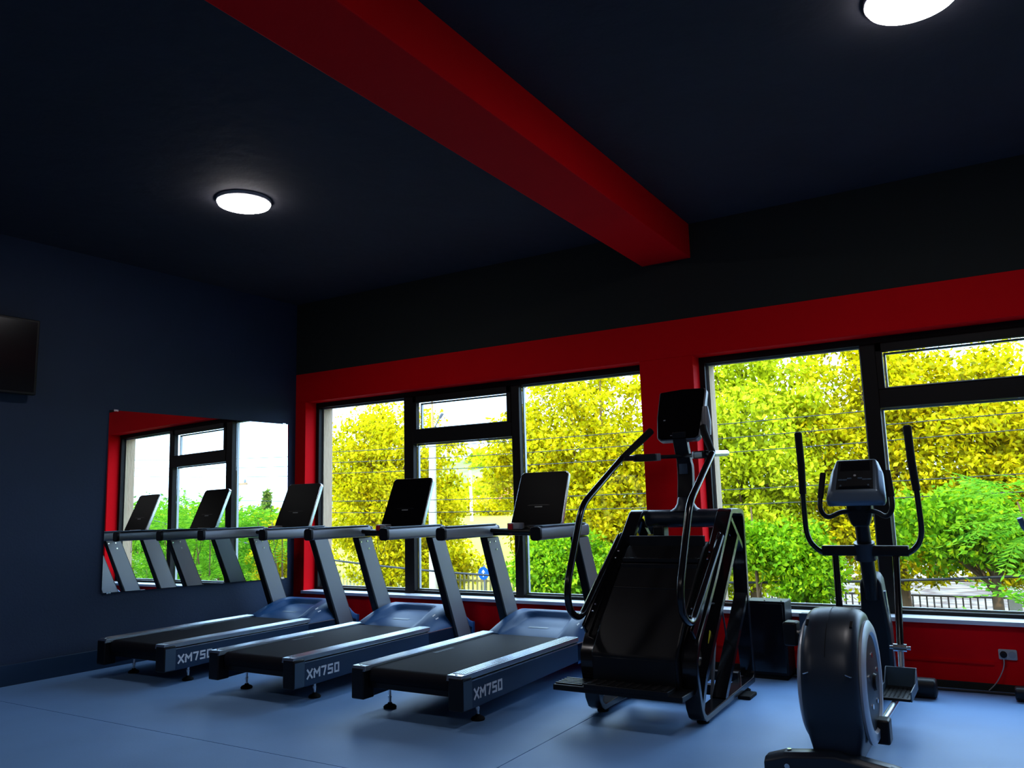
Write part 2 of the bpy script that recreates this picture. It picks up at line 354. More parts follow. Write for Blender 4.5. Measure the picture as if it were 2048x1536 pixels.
# ------------------------------------------------------------------ mirror, tv, lamps
mz = bpy.data.objects.new('wall_mirror', None); COL.objects.link(mz)
tag(mz, 'large frameless mirror on the dark wall reflecting window and treadmills', 'mirror')
am, bt = math.radians(-2.638), math.radians(0.419)
nrm = Vector((math.cos(bt) * math.cos(am), math.cos(bt) * math.sin(am), math.sin(bt))); q0 = Vector((-6.494, 5.1, 1.25))
def on_mirror(y, z): return Vector((q0.x - ((y - q0.y) * nrm.y + (z - q0.z) * nrm.z) / nrm.x, y, z))
SH = Vector((0.020, 0.0, 0.0)) 
def mcorn(): return [on_mirror(6.062, 0.567), on_mirror(4.107, 0.610), on_mirror(4.107, 2.146), on_mirror(6.062, 2.150)]
cs = mcorn(); bk = [c - nrm * 0.006 for c in cs]; mz.location = cs[0]
mb = MB(); mb.add([c - cs[0] for c in cs + bk], [(0, 1, 2, 3), (7, 6, 5, 4), (0, 4, 5, 1), (1, 5, 6, 2), (2, 6, 7, 3), (3, 7, 4, 0)])
obj('mirror_pane', mb, 'mirror_glass', mz, smooth=0)
mb = MB()
for c in (cs[0].lerp(cs[1], .03), cs[0].lerp(cs[1], .97), cs[3].lerp(cs[2], .03), cs[3].lerp(cs[2], .97)):
    c = c - cs[0]; mb.box(c.x - 0.004, c.x + 0.003, c.y - 0.02, c.y + 0.02, c.z - 0.008, c.z + 0.008)
obj('clip', mb, 'chrome', mz)

tvx = xl(3.1) + 0.05
tv = thing('wall_television', 'black flat television high on the dark left wall', 'television', (tvx, 2.93, 2.20), AW * -1)
obj('screen_panel', MB().box(0.0, 0.045, -0.52, 0.52, 0.0, 0.60), 'black_plastic', tv, bevel=0.006)
obj('screen', MB().box(0.045, 0.047, -0.50, 0.50, 0.02, 0.58), 'gloss_black', tv)
obj('wall_bracket', MB().box(-0.05, 0.0, -0.15, 0.15, 0.18, 0.42), 'black_plastic', tv)

def lamp(x, y, r, label):
    l = thing('ceiling_light', label, 'ceiling light', (x, y, ZC), group='round ceiling lights')
    obj('lamp_base', MB().lathe([(r * .97, -0.026), (r, -0.022), (r, 0.0)], (0, 0, 0), n=40), 'lamp_rim', l)
    obj('diffuser', MB().lathe([(0.001, -0.052), (r * .5, -0.051), (r * .82, -0.047), (r * .94, -0.038), (r * .965, -0.026)], (0, 0, 0), n=40), 'lamp_diffuser', l)
lamp(-4.50, 3.77, 0.190, 'round lit ceiling light left of the red beam')
lamp(-0.16, 3.80, 0.200, 'round lit ceiling light at top right, cut by the frame')
for x, y, w_ in ((-4.50, 0.4, 'left of the beam'), (-0.16, 0.4, 'right of the beam')):  # unseen extra lamps, added to brighten the floor and room
    lamp(x, y, 0.19, 'round fill light added unseen behind the viewer, ' + w_)

# ------------------------------------------------------------------ treadmill (built once, copied)
def slant_hood():
    xs = np.linspace(-0.412, 0.412, 45); ys = np.linspace(1.435, 2.09, 34); v = []; f = []
    def top(x, y):
        if y < 1.90: z = 0.292 + (0.418 - 0.292) * math.sin((y - 1.435) / (1.90 - 1.435) * PI / 2) ** 0.9
        else: z = 0.418 - 0.20 * ((y - 1.90) / 0.19) ** 2.2
        ax = abs(x)
        if ax > 0.31: z -= (z - 0.262) * ((ax - 0.31) / 0.102) ** 2.0
        # scooped dish
        hw = 0.265 - 0.05 * max(0, (y - 1.5)) / 0.33
        dx = (hw - ax) / 0.035; dy = (1.845 - 0.10 * (ax / 0.26) ** 4 - y) / 0.045
        d = max(0, min(1, dx)) * max(0, min(1, dy)); d = d * d * (3 - 2 * d)
        return z - 0.042 * d * min(1, 0.25 + (y - 1.435) / 0.25)
    for y in ys:
        for x in xs: v.append((x, y, top(x, y)))
    nx, ny = len(xs), len(ys)
    for j in range(ny - 1):
        for i in range(nx - 1): f.append((j * nx + i, j * nx + i + 1, (j + 1) * nx + i + 1, (j + 1) * nx + i))
    b = len(v); loop = [i for i in range(nx)] + [j * nx + nx - 1 for j in range(1, ny)] + [(ny - 1) * nx + i for i in range(nx - 2, -1, -1)] + [j * nx for j in range(ny - 2, 0, -1)]
    for k in loop: v.append((v[k][0], v[k][1], 0.12))
    L = len(loop)
    for k in range(L): f.append((loop[k], loop[(k + 1) % L], b + (k + 1) % L, b + k))
    f.append(tuple(b + k for k in range(L)))
    return MB().add(v, f), top
GL = {'X': [[(0, 0), (.85, 1)], [(0, 1), (.85, 0)]], 'M': [[(0, 0), (0, .62)], [(0.02, .95), (.5, .42), (.98, 1)], [(.98, 1), (.98, 0)]],
      '7': [[(0, 1), (.75, 1), (.42, 0)]], '5': [[(.75, 1), (0, 1), (0, .52), (.75, .52), (.75, 0), (0, 0)]], '0': [[(0, 0), (0, 1), (.72, 1), (.72, 0), (0, 0)]]}
def lettering(txt, x, y0, z0, h, pitch, side):
    mb = MB(); w = 0.0125; y = y0; hw = h * 0.95
    for ch in txt:
        for st in GL[ch]:
            for a, b in zip(st[:-1], st[1:]):
                pa = Vector((x, y + a[0] * hw, z0 + a[1] * h)); pb = Vector((x, y + b[0] * hw, z0 + b[1] * h)); d = (pb - pa).normalized() * (w * .45)
                mb.bar(pa - d, pb + d, 0.002, w)
        y += pitch * (1.12 if ch == 'M' else 1.0)
    return mb
def treadmill(loc, label):
    T = thing('treadmill', label, 'treadmill', loc, group='treadmills in a row')
    for s in (-1, 1):
        def X(a, b): return (min(s * a, s * b), max(s * a, s * b))
        x0, x1 = X(0.335, 0.412)
        sp = obj('side_panel', MB().yz([(0.10, 0.105), (2.02, 0.150), (2.06, 0.22), (1.95, 0.262), (0.10, 0.262)], x0, x1), 'navy_metal', T, bevel=0.004)
        obj('edge_strip', MB().yz([(0.10, 0.256), (1.96, 0.256), (1.96, 0.2625), (0.10, 0.2625)], *X(0.408, 0.4145)), 'rail_aluminium', sp)
        l_ = obj('lettering', lettering('XM750', s * 0.4125, 0.125, 0.155, 0.052, 0.062, s), 'white_print', sp); l_['label'] = 'white model lettering'
        ec = obj('end_cap', MB().box(*X(0.315, 0.414), 0.0, 0.10, 0.104, 0.286), 'black_plastic', T, bevel=0.008)
        obj('cap_plate', MB().box(*X(0.410, 0.4155), 0.012, 0.098, 0.112, 0.268), 'cap_grey', ec)
        rl = MB().yz([(0.0, 0.270), (0.006, 0.300), (1.46, 0.300), (1.46, 0.270)], *X(0.305, 0.408))
        for k in range(6): rl.box(*X(0.314 + k * 0.015, 0.322 + k * 0.015), 0.05, 1.45, 0.300, 0.3035)
        obj('side_rail', rl, 'rail_aluminium', T, bevel=0.0015)
        obj('rail_screw', MB().lathe([(0.008, 0), (0.008, 0.003), (0.004, 0.004)], (s * 0.356, 0.028, 0.300), n=12), 'chrome', T)
        ft = obj('levelling_foot', MB().lathe([(0.008, 0.02), (0.008, 0.105)], (s * 0.335, 0.27, 0), n=12).lathe([(0.013, 0.06), (0.013, 0.075)], (s * 0.335, 0.27, 0), n=6), 'chrome', T)
        obj('foot_pad', MB().lathe([(0.040, 0.0), (0.042, 0.010), (0.034, 0.018), (0.016, 0.026), (0.012, 0.034)], (s * 0.335, 0.27, 0), n=20), 'rubber', ft)
        up = obj('upright', MB().yz([(1.465 - 0.00, 1.005), (1.645, 1.005), (2.02, 0.165), (1.82, 0.115)], *X(0.365, 0.428)), 'black_plastic', T, bevel=0.006)
        for xx in (0.427, 0.362):
            obj('cover_plate', MB().yz([(1.476, 0.998), (1.638, 0.998), (2.005, 0.170), (1.840, 0.130)], *X(xx, xx + 0.004)), 'silver_grey', up, bevel=0.001)
        bo = MB()
        for yy, zz in ((1.505, 0.965), (1.585, 0.968), (1.605, 0.905)): bo.lathe([(0.0075, -0.004), (0.0075, 0.004)], (s * 0.361, yy, zz), 'x', 12)
        obj('bolt', bo, 'chrome', up)
        hr = MB(); prof = rrect(0.078, 0.088, 0.022, 3)
        hr.prism(prof, (s * 0.395, 0.93, 1.052), (1, 0, 0), (0, 0, 1), -0.70)
        hr2 = obj('handrail', hr, 'silver_grey', T, bevel=0.003)
        obj('rail_grip_cover', MB().prism(rrect(0.070, 0.010, 0.004, 2), (s * 0.395, 0.95, 1.1005), (1, 0, 0), (0, 0, 1), -0.66), 'cap_grey', hr2)
        obj('rail_end_cap', MB().prism(rrect(0.082, 0.093, 0.024, 3), (s * 0.395, 0.905, 1.052), (1, 0, 0), (0, 0, 1), -0.028), 'black_plastic', hr2, bevel=0.004)
        obj('rail_nose', MB().prism(rrect(0.078, 0.088, 0.022, 3), (s * 0.395, 1.63, 1.052), (1, 0, 0), (0, 0, 1), -0.03), 'silver_grey', hr2, bevel=0.012, seg=4)
    # deck and belt
    obj('deck', MB().box(-0.335, 0.335, 0.06, 1.95, 0.165, 0.262), 'black_plastic', T, bevel=0.004)
    prof = [(0.06 - 0.0, 0.215)] + [(0.085 - 0.048 * math.sin(a), 0.238 - 0.048 * math.cos(a)) for a in np.linspace(0.2, PI, 9)] + [(1.46, 0.286), (1.46, 0.25), (0.12, 0.25)]
    obj('running_belt', MB().yz(prof, -0.300, 0.300), 'belt', T)
    pr = MB()
    for k in range(6): pr.add([(-0.26 + 0.0, 0.62 + k * .035, 0.2866), (-0.235, 0.62 + k * .035, 0.2866), (-0.215, 0.64 + k * .035, 0.2866), (-0.24, 0.64 + k * .035, 0.2866)], [(0, 1, 2, 3)])
    b_ = obj('belt_print', pr, 'cap_grey', T)
    hood, top = slant_hood()
    hd = obj('motor_hood', hood, 'hood_blue', T, smooth=60)
    mb = MB()
    for k in range(2): 
        y = 1.585; mb.add([(-0.085 + 0.0, y, top(0, y) + .002), (0.085, y, top(0, y) + .002), (0.085, y + 0.03, top(0, y + .03) + .002), (-0.085, y + 0.03, top(0, y + .03) + .002)], [(0, 1, 2, 3)])
        break
    obj('hood_badge', mb, 'cap_grey', hd)
    obj('hood_label', MB().add([(0.325, 1.60, top(.325, 1.60) + .002), (0.365, 1.60, top(.365, 1.60) + .003), (0.365, 1.635, top(.365, 1.635) + .003), (0.325, 1.635, top(.325, 1.635) + .002)], [(0, 1, 2, 3)]), 'white_print', hd)
    obj('front_wheel', MB().lathe([(0.035, -0.015), (0.038, 0), (0.035, 0.015)], (-0.33, 1.93, 0.038), 'x').lathe([(0.035, -0.015), (0.038, 0), (0.035, 0.015)], (0.33, 1.93, 0.038), 'x').box(-0.31, -0.29, 1.90, 1.96, 0.03, 0.18).box(0.29, 0.31, 1.90, 1.96, 0.03, 0.18), 'rubber', T)
    # crossbar, console
    cb = obj('crossbar', MB().prism(rrect(0.10, 0.055, 0.02, 3), (-0.365, 1.60, 1.040), (0, 1, 0), (0, 0, 1), 0.73), 'black_plastic', T, bevel=0.003)
    obj('hand_sensor', MB().tube(soft([(-0.34, 1.50, 1.055), (-0.10, 1.47, 1.045), (0.10, 1.47, 1.045), (0.34, 1.50, 1.055)], .08), 0.016), 'black_plastic', T)
    # slab tilted forward
    O = Vector((0, 1.600, 1.085)); U = Vector((1, 0, 0)); V = Vector((0, 0.175, 0.405)).normalized()
    poly = rrect(0.455, 0.455, 0.035, 5, 0, 0.2275); poly = [(x * (1 - 0.05 * (y / .455)), y) for x, y in poly]
    cs_ = obj('console', MB().prism(poly, O + U.cross(V) * 0.0, U, V, -0.038), 'rail_aluminium', T, bevel=0.006)
    nn = U.cross(V)
    poly2 = rrect(0.440, 0.440, 0.03, 5, 0, 0.2275); poly2 = [(x * (1 - 0.05 * (y / .455)), y) for x, y in poly2]
    sc_ = obj('display_face', MB().prism(poly2, O + nn * 0.0, U, V, 0.004), 'display_black', cs_)
    obj('display_groove', MB().prism([(-0.10, 0.165), (0.10, 0.165), (0.085, 0.172), (-0.085, 0.172)], O + nn * 0.004, U, V, 0.002), 'black_plastic', cs_)
    obj('display_mark', MB().prism([(-0.033, 0.150), (0.033, 0.150), (0.033, 0.158), (-0.033, 0.158)], O + nn * 0.004, U, V, 0.0012), 'grey_plastic', cs_)
    bk_ = rrect(0.30, 0.30, 0.05, 5, 0, 0.2275)
    obj('console_back', MB().prism(bk_, O - nn * 0.038, U, V, -0.03), 'black_plastic', cs_, bevel=0.008)
    obj('console_bracket', MB().bar((0, 1.62, 1.05), (0, 1.66, 1.15), 0.24, 0.05), 'black_plastic', T, bevel=0.005)
    kb = obj('key_holder', MB().box(-0.195, -0.085, 1.50, 1.58, 1.062, 1.110), 'grey_plastic', T, bevel=0.006)
    obj('safety_key', MB().box(-0.178, -0.142, 1.485, 1.505, 1.035, 1.105).box(-0.174, -0.146, 1.49, 1.50, 1.02, 1.04), 'red_plastic', kb, bevel=0.004)
    obj('key_cord', MB().tube(soft([(-0.16, 1.495, 1.03), (-0.165, 1.49, 0.93), (-0.13, 1.50, 0.84), (-0.12, 1.54, 0.93), (-0.13, 1.57, 1.02)], .05), 0.0022, 6), 'cable_black', kb)
    return T
Tm = treadmill((-3.15, 3.885, 0), 'treadmill beside the stair climber, nearest of the three')
for x, lab in ((-4.475, 'treadmill standing between the other two'), (-5.795, 'treadmill next to the dark wall with the mirror')):
    c = copy_tree(Tm); c.location = (x, 3.885, 0); c['label'] = lab

# ------------------------------------------------------------------ stair climber
O = (-1.93, 4.98, 0)
S = thing('stair_climber', 'tall black stair climbing machine with long curved handrails', 'stair climber', O)
def part(name, mb, m, parent=S, bevel=0.0, org=O, **k): return obj(name, mb, m, parent, org, bevel, **k)
outl = [(4.60, 0.022), (5.60, 0.045), (5.635, 0.11), (5.605, 0.30), (5.60, 0.62), (5.615, 1.10), (5.60, 1.165), (5.55, 1.185), (5.34, 1.190), (5.295, 1.165), (4.92, 0.80), (4.545, 0.47), (4.475, 0.37), (4.475, 0.29), (4.520, 0.10), (4.555, 0.045)]
for s in (0, 1):
    x0, x1 = ((-1.665, -1.572), (-2.288, -2.195))[s]
    fr_ = part('side_frame', MB().ring(outl, 0.036, x0, x1), 'gloss_black', bevel=0.004)
    xm = (x0 + x1) / 2; w = x1 - x0
    part('inner_strut', MB().bar((xm, 5.46, 1.00), (xm, 4.66, 0.24), w * .8, 0.035).bar((xm, 4.66, 0.24), (xm, 4.56, 0.07), w * .8, 0.035), 'gloss_black', fr_)
    part('brace', MB().bar((xm, 5.34, 1.12), (xm, 5.59, 0.90), w * .8, 0.03), 'gloss_black', fr_)
    part('front_strut', MB().bar((xm, 5.585, 0.62), (xm, 4.98, 0.06), w * .9, 0.036), 'gloss_black', fr_)
    for yy in (4.66, 5.52): part('foot', MB().lathe([(0.034, 0.0), (0.036, 0.012), (0.018, 0.022), (0.010, 0.03)], (xm, yy, 0), n=18), 'rubber', fr_)
part('floor_pad', MB().box(-1.60, -1.52, 5.28, 5.44, 0.0, 0.022), 'rubber', bevel=0.006)
# mechanism seen through the right side
rf = part('drive_plate', MB().yz([(4.62, 0.34), (5.30, 0.98), (5.42, 0.90), (5.20, 0.30), (4.80, 0.20)], -1.73, -1.70), 'black_plastic')
ga = part('guide_arch', MB().bar((-1.68, 5.30, 0.80), (-1.68, 5.02, 0.05), 0.012, 0.03), 'silver_grey')
for yy, zz in ((5.40, 0.80), (4.74, 0.33)):
    pl = part('pulley', MB().lathe([(0.05, -0.012), (0.052, -0.008), (0.035, 0), (0.052, 0.008), (0.05, 0.012)], (-1.66, yy, zz), 'x', 22), 'chrome')
    part('axle', MB().lathe([(0.012, -0.05), (0.012, 0.03)], (-1.66, yy, zz), 'x', 12), 'chrome', pl)
ch = MB(); a, b = Vector((-1.665, 5.02, 0.62)), Vector((-1.665, 4.82, 0.38))
for k in range(26):
    p_ = a.lerp(b, k / 25); ch.box(p_.x - .006, p_.x + .006, p_.y - .004, p_.y + .004, p_.z - .004, p_.z + .004)
tag(part('drive_chain', ch, 'chrome'), kind='stuff')
part('control_cable', MB().tube(soft([(-1.64, 4.97, 0.62), (-1.62, 5.12, 0.60), (-1.64, 5.24, 0.46), (-1.65, 5.30, 0.30)], .08), 0.006, 8), 'cable_black')
part('control_cable', MB().tube(soft([(-1.64, 5.42, 1.06), (-1.62, 5.46, 0.96), (-1.64, 5.36, 0.92)], .05), 0.003, 6), 'rail_aluminium')
part('warning_label', MB().bar((-1.612, 4.86, 0.475), (-1.612, 4.82, 0.405), 0.003, 0.022), 'yellow_sticker').__setitem__('label', 'yellow warning label')
part('warning_label', MB().bar((-1.612, 4.79, 0.365), (-1.612, 4.775, 0.335), 0.003, 0.018), 'yellow_sticker').__setitem__('label', 'yellow warning label')
part('lower_crossmember', MB().box(-2.20, -1.66, 5.10, 5.16, 0.05, 0.11).box(-2.20, -1.66, 5.52, 5.57, 0.05, 0.11), 'black_plastic', bevel=0.005)
part('sticker', MB().add([(-2.192, 4.90, 0.13), (-2.192, 5.00, 0.155), (-2.192, 4.90, 0.20)], [(0, 1, 2)]), 'white_print').__setitem__('label', 'white triangular sticker')
# stair body
bx0, bx1 = -2.192, -1.668
body = part('stair_housing', MB().yz([(4.44, 0.20), (4.42, 0.38), (4.60, 0.58), (5.02, 0.955), (5.12, 0.985), (5.28, 0.96), (5.34, 0.86), (5.16, 0.40), (4.98, 0.16), (4.62, 0.16)], bx0, bx1), 'black_plastic', bevel=0.012)
part('housing_cap', MB().prism([(-0.16, 0), (0.20, 0), (0.17, 0.03), (-0.12, 0.035)], (-1.97, 5.06, 0.985), (1, 0, 0), (0, 0.2, 1), -0.16), 'elliptical_shell', body, bevel=0.008)
for k in range(5):
    yk = 4.29 + k * 0.155; zk = 0.205 + k * 0.165
    st = part('stair_tread', MB().box(bx0 + .01, bx1 - .01, yk, yk + 0.22, zk, zk + 0.028).box(bx0 + .01, bx1 - .01, yk + 0.13, yk + 0.16, zk, zk + 0.16), 'black_plastic', bevel=0.004)
    rb = MB()
    for j in range(9): rb.box(bx0 + .03 + j * .055, bx0 + .05 + j * .055, yk + .01, yk + 0.20, zk + .028, zk + .031)
    part('tread_ribs', rb, 'rubber', st)
lp = part('step_plate', MB().box(-2.385, -1.60, 4.30, 4.50, 0.180, 0.212), 'black_plastic', bevel=0.005)
rb = MB()
for j in range(5): rb.box(-2.38, -2.21, 4.325 + j * .035, 4.340 + j * .035, .212, .219)
part('tread_ribs', rb, 'black_plastic', lp)
tb = [(1.0 * math.cos(a), math.sin(a)) for a in np.linspace(0, 2 * PI, 21)[:-1]]
part('top_tube', MB().prism([(0.075 * c, 0.062 * s_) for c, s_ in tb], (-2.20, 5.45, 1.125), (0, 1, 0), (0, 0, 1), 0.54), 'elliptical_shell', bevel=0.004)
part('tube_hanger', MB().box(-2.12, -2.04, 5.30, 5.40, 0.95, 1.08), 'black_plastic', bevel=0.01)
part('yellow_tab', MB().box(-2.19, -2.12, 5.38, 5.41, 0.985, 1.02), 'yellow_sticker')
# mast: collar, post
col = []; 
for z, w_, d_ in ((1.175, 0.150, 0.07), (1.185, 0.105, 0.065), (1.20, 0.078, 0.06), (1.225, 0.062, 0.055), (1.26, 0.055, 0.05), (1.27, 0.05, 0.045)):
    col.append([(-1.93 + w_ * c, 5.46 + d_ * s_, z) for c, s_ in tb])
mb = MB(); v = [p for r in col for p in r]; n_ = 20
f = [(i * n_ + k, i * n_ + (k + 1) % n_, (i + 1) * n_ + (k + 1) % n_, (i + 1) * n_ + k) for i in range(len(col) - 1) for k in range(n_)] + [tuple((len(col) - 1) * n_ + k for k in range(n_))]
part('mast_collar', mb.add(v, f), 'elliptical_shell')
mast = MB(); path = [(-1.93, 5.46, 1.22), (-1.93, 5.50, 1.40), (-1.93, 5.50, 1.50), (-1.93, 5.44, 1.62), (-1.93, 5.42, 1.72)]
P_ = soft(path, .08); v = []; 
for i, p in enumerate(P_):
    w_ = 0.054 if p.z < 1.5 else 0.050
    for sx, sy in ((-1, -1), (1, -1), (1, 1), (-1, 1)): v.append((p.x + sx * w_, p.y + sy * 0.03, p.z))
f = [(i * 4 + k, i * 4 + (k + 1) % 4, i * 4 + 4 + (k + 1) % 4, i * 4 + 4 + k) for i in range(len(P_) - 1) for k in range(4)] + [(0, 3, 2, 1), tuple(len(P_) * 4 - 4 + k for k in range(4))]
ms = part('mast', MB().add(v, f), 'black_plastic', bevel=0.008)
part('mast_label', MB().box(-1.965, -1.905, 5.463, 5.467, 1.43, 1.51), 'cap_grey', ms).__setitem__('label', 'grey label plate')
# console
Vt = Vector((0, 0.14, 0.37)).normalized(); Ux = Vector((1, 0, 0)); Oc = Vector((-1.935, 5.40, 1.665))
poly = [(-0.130, 0), (0.125, 0), (0.150, 0.02), (0.168, 0.20), (0.176, 0.375), (0.165, 0.392), (0.0, 0.398), (-0.165, 0.385), (-0.172, 0.375), (-0.176, 0.18), (-0.160, 0.02)]
cn = part('console', MB().prism(poly, Oc, Ux, Vt, -0.055), 'silver_grey', bevel=0.008)
part('display_face', MB().prism([(x * .95, 0.006 + y * .97) for x, y in poly], Oc, Ux, Vt, 0.006), 'display_black', cn, bevel=0.003)
part('display_buttons', MB().prism([(-0.12, .15), (-0.105, .15), (-0.105, .158), (-0.12, .158)], Oc + Ux.cross(Vt) * .006, Ux, Vt, 0.002).prism([(-0.06, .03), (-0.045, .03), (-0.045, .036), (-0.06, .036)], Oc + Ux.cross(Vt) * .006, Ux, Vt, 0.002), 'grey_plastic', cn)
part('cup_holder', MB().lathe([(0.030, 0), (0.036, 0.09), (0.020, 0.20)], (-1.755, 5.47, 1.69), n=16), 'silver_grey', cn)
# handrails
for s in (0, 1):
    X = lambda d: (-1.615 - d) if s == 0 else (-2.245 + d)
    xo = (-1.585 if s == 0 else -2.275)
    hp = [(xo, 5.10, 1.02), (xo, 4.47, 0.56), (xo, 4.33, 0.62), (xo, 4.31, 0.76), (xo, 4.55, 1.235), (X(0.0), 5.13, 1.545)]
    h = part('handrail', MB().tube(soft(hp, 0.09, 6), 0.021, 12), 'gloss_black')
    part('hand_grip', MB().tube([(X(0.0), 5.13, 1.545), (X(0.10), 5.30, 1.69), (X(0.125), 5.36, 1.735)], [0.021, 0.026, 0.026], 12), 'rubber', h)
    part('rail_extension', MB().tube([(X(0.0), 5.11, 1.54), (X(-.01), 5.40, 1.555)], 0.020, 12), 'rail_aluminium' if s == 0 else 'gloss_black', h)
    part('side_guard', MB().bar((X(-0.02), 5.12, 1.02), (X(-0.02), 4.50, 0.50), 0.02, 0.07), 'gloss_black', h, bevel=0.006)
    part('crossbar', MB().tube([(X(0.0), 5.13, 1.540), (-1.93, 5.47, 1.555)], 0.014, 10), 'black_plastic', h)
    a, b = Vector((X(0.06), 5.195, 1.543)), Vector((X(0.16), 5.315, 1.548))
    part('control_grip', MB().bar(a, b, 0.050, 0.060, (0, 0, 1)), 'black_plastic', h, bevel=0.01)
    part('grip_band', MB().bar(b, b + (b - a) * .22, 0.050, 0.060, (0, 0, 1)), 'silver_grey', h, bevel=0.004)
    bl = MB()
    for yy, zz in ((4.98, 0.93), (4.93, 0.89), (4.56, 0.60), (4.60, 0.635)): bl.lathe([(0.008, -0.004), (0.008, 0.006)], (X(0.01), yy, zz), 'x', 10)
    part('bolt', bl, 'chrome', h)

# ------------------------------------------------------------------ elliptical trainer
O = (-0.80, 4.9, 0)
S = thing('elliptical_trainer', 'black elliptical trainer with tall swinging arms at right', 'elliptical trainer', O)
part = lambda name, mb, m, parent=S, bevel=0.0, org=O, **k: obj(name, mb, m, parent, org, bevel, **k)
# flywheel shroud: drum profile in (y,z) with crowned cross-section
cy, cz, R0 = 4.245, 0.390, 0.330
prof = []
for a in np.linspace(-40, 215, 42):
    t_ = math.radians(a); prof.append((cy + R0 * math.cos(t_), cz + R0 * math.sin(t_)))
prof = [(cy + 0.24, 0.06)] + prof + [(cy - 0.255, 0.06)]
xs = [(-0.905, 0.86), (-0.898, 0.93), (-0.878, 0.972), (-0.845, 0.992), (-0.78, 1.0), (-0.715, 0.992), (-0.682, 0.972), (-0.662, 0.93), (-0.655, 0.86)]
v = []; k_ = len(prof)
for x, sc in xs:
    for (y, z) in prof:
        low = max(0.0, min(1.0, (0.22 - z) / 0.16)); xx = -0.785 + (x + 0.785) * (1 - 0.28 * low)
        v.append((xx, cy + (y - cy) * sc, 0.06 + (z - 0.06) * (1 - (1 - sc) * .5)))
f = [(i * k_ + j, i * k_ + (j + 1) % k_, (i + 1) * k_ + (j + 1) % k_, (i + 1) * k_ + j) for i in range(len(xs) - 1) for j in range(k_)] + [tuple(range(k_))[::-1], tuple((len(xs) - 1) * k_ + j for j in range(k_))]
sh = part('flywheel_shroud', MB().add(v, f), 'elliptical_shell', smooth=50)
part('shroud_seam', MB().tube([(-0.79, cy + (R0 + .001) * math.cos(math.radians(a)), cz + (R0 + .001) * math.sin(math.radians(a))) for a in range(70, 160, 6)], 0.0015, 6), 'black_plastic', sh)
for sx, m_ in ((-0.657, 1), (-0.903, -1)):
    dr = part('disc_ring', MB().lathe([(0.275, 0.0), (0.278, 0.012 * m_), (0.262, 0.022 * m_), (0.225, 0.024 * m_), (0.215, 0.012 * m_)], (sx, 4.245, 0.385), 'x', 48), 'ring_silver', sh)
    cd = part('crank_disc', MB().lathe([(0.214, 0.004 * m_), (0.212, 0.014 * m_), (0.10, 0.018 * m_), (0.04, 0.022 * m_), (0.035, 0.034 * m_)], (sx, 4.245, 0.385), 'x', 40), 'black_plastic', sh)
    bl = MB()
    for k in range(5):
        a = k * 2 * PI / 5 + .3; bl.lathe([(0.012, 0.012 * m_), (0.012, 0.022 * m_)], (sx, 4.245 + .12 * math.cos(a), .385 + .12 * math.sin(a)), 'x', 10)
    part('disc_bolt', bl, 'chrome', cd)
slot = MB()
for x in (-0.880, -0.686): slot.bar((x, 4.09, 0.676), (x, 4.055, 0.655), 0.012, 0.006)
part('vent_slot', slot, 'black_plastic', sh)
part('trim_line', MB().tube([(-0.705, 3.921, 0.47), (-0.685, 3.932, 0.46), (-0.670, 3.950, 0.455)], 0.003, 6).tube([(-0.860, 3.921, 0.47), (-0.880, 3.932, 0.46), (-0.893, 3.950, 0.455)], 0.003, 6), 'rail_aluminium', sh)
# rear stabiliser
mb = MB(); pts = [(-1.09, 0.055), (-1.0, 0.085), (-0.78, 0.11), (-0.56, 0.075), (-0.44, 0.045)]
v = []
for x, z in pts:
    for dy, dz in ((-0.055, -0.05), (-0.055, 0.0), (-0.03, 0.018), (0.03, 0.018), (0.055, 0.0), (0.055, -0.05)): v.append((x, 3.99 + dy, z + dz if dz > -.04 else max(0.006, z - 0.055)))
f = [(i * 6 + k, i * 6 + (k + 1) % 6, i * 6 + 6 + (k + 1) % 6, i * 6 + 6 + k) for i in range(4) for k in range(6)] + [(5, 4, 3, 2, 1, 0), (24, 25, 26, 27, 28, 29)]
rs = part('rear_stabiliser', MB().add(v, f), 'elliptical_shell', bevel=0.006)
part('foot', MB().lathe([(0.03, 0), (0.03, 0.012), (0.012, 0.02)], (-1.04, 3.99, 0)).lathe([(0.03, 0), (0.03, 0.012), (0.012, 0.02)], (-0.50, 3.99, 0)), 'rubber', rs)
part('bolt', MB().lathe([(0.012, -0.008), (0.012, 0.004)], (-0.985, 3.935, 0.05), 'y', 12).lathe([(0.010, 0), (0.010, 0.006)], (-0.985, 3.99, 0.105), 'z', 10), 'chrome', rs)
# base rail, front stabiliser
part('base_rail', MB().bar((-0.80, 4.45, 0.085), (-0.80, 5.80, 0.085), 0.09, 0.06), 'black_plastic', bevel=0.008)
part('front_stabiliser', MB().prism(rrect(0.13, 0.11, 0.045, 4), (-1.09, 5.80, 0.062), (0, 1, 0), (0, 0, 1), 0.58), 'black_plastic', bevel=0.012)
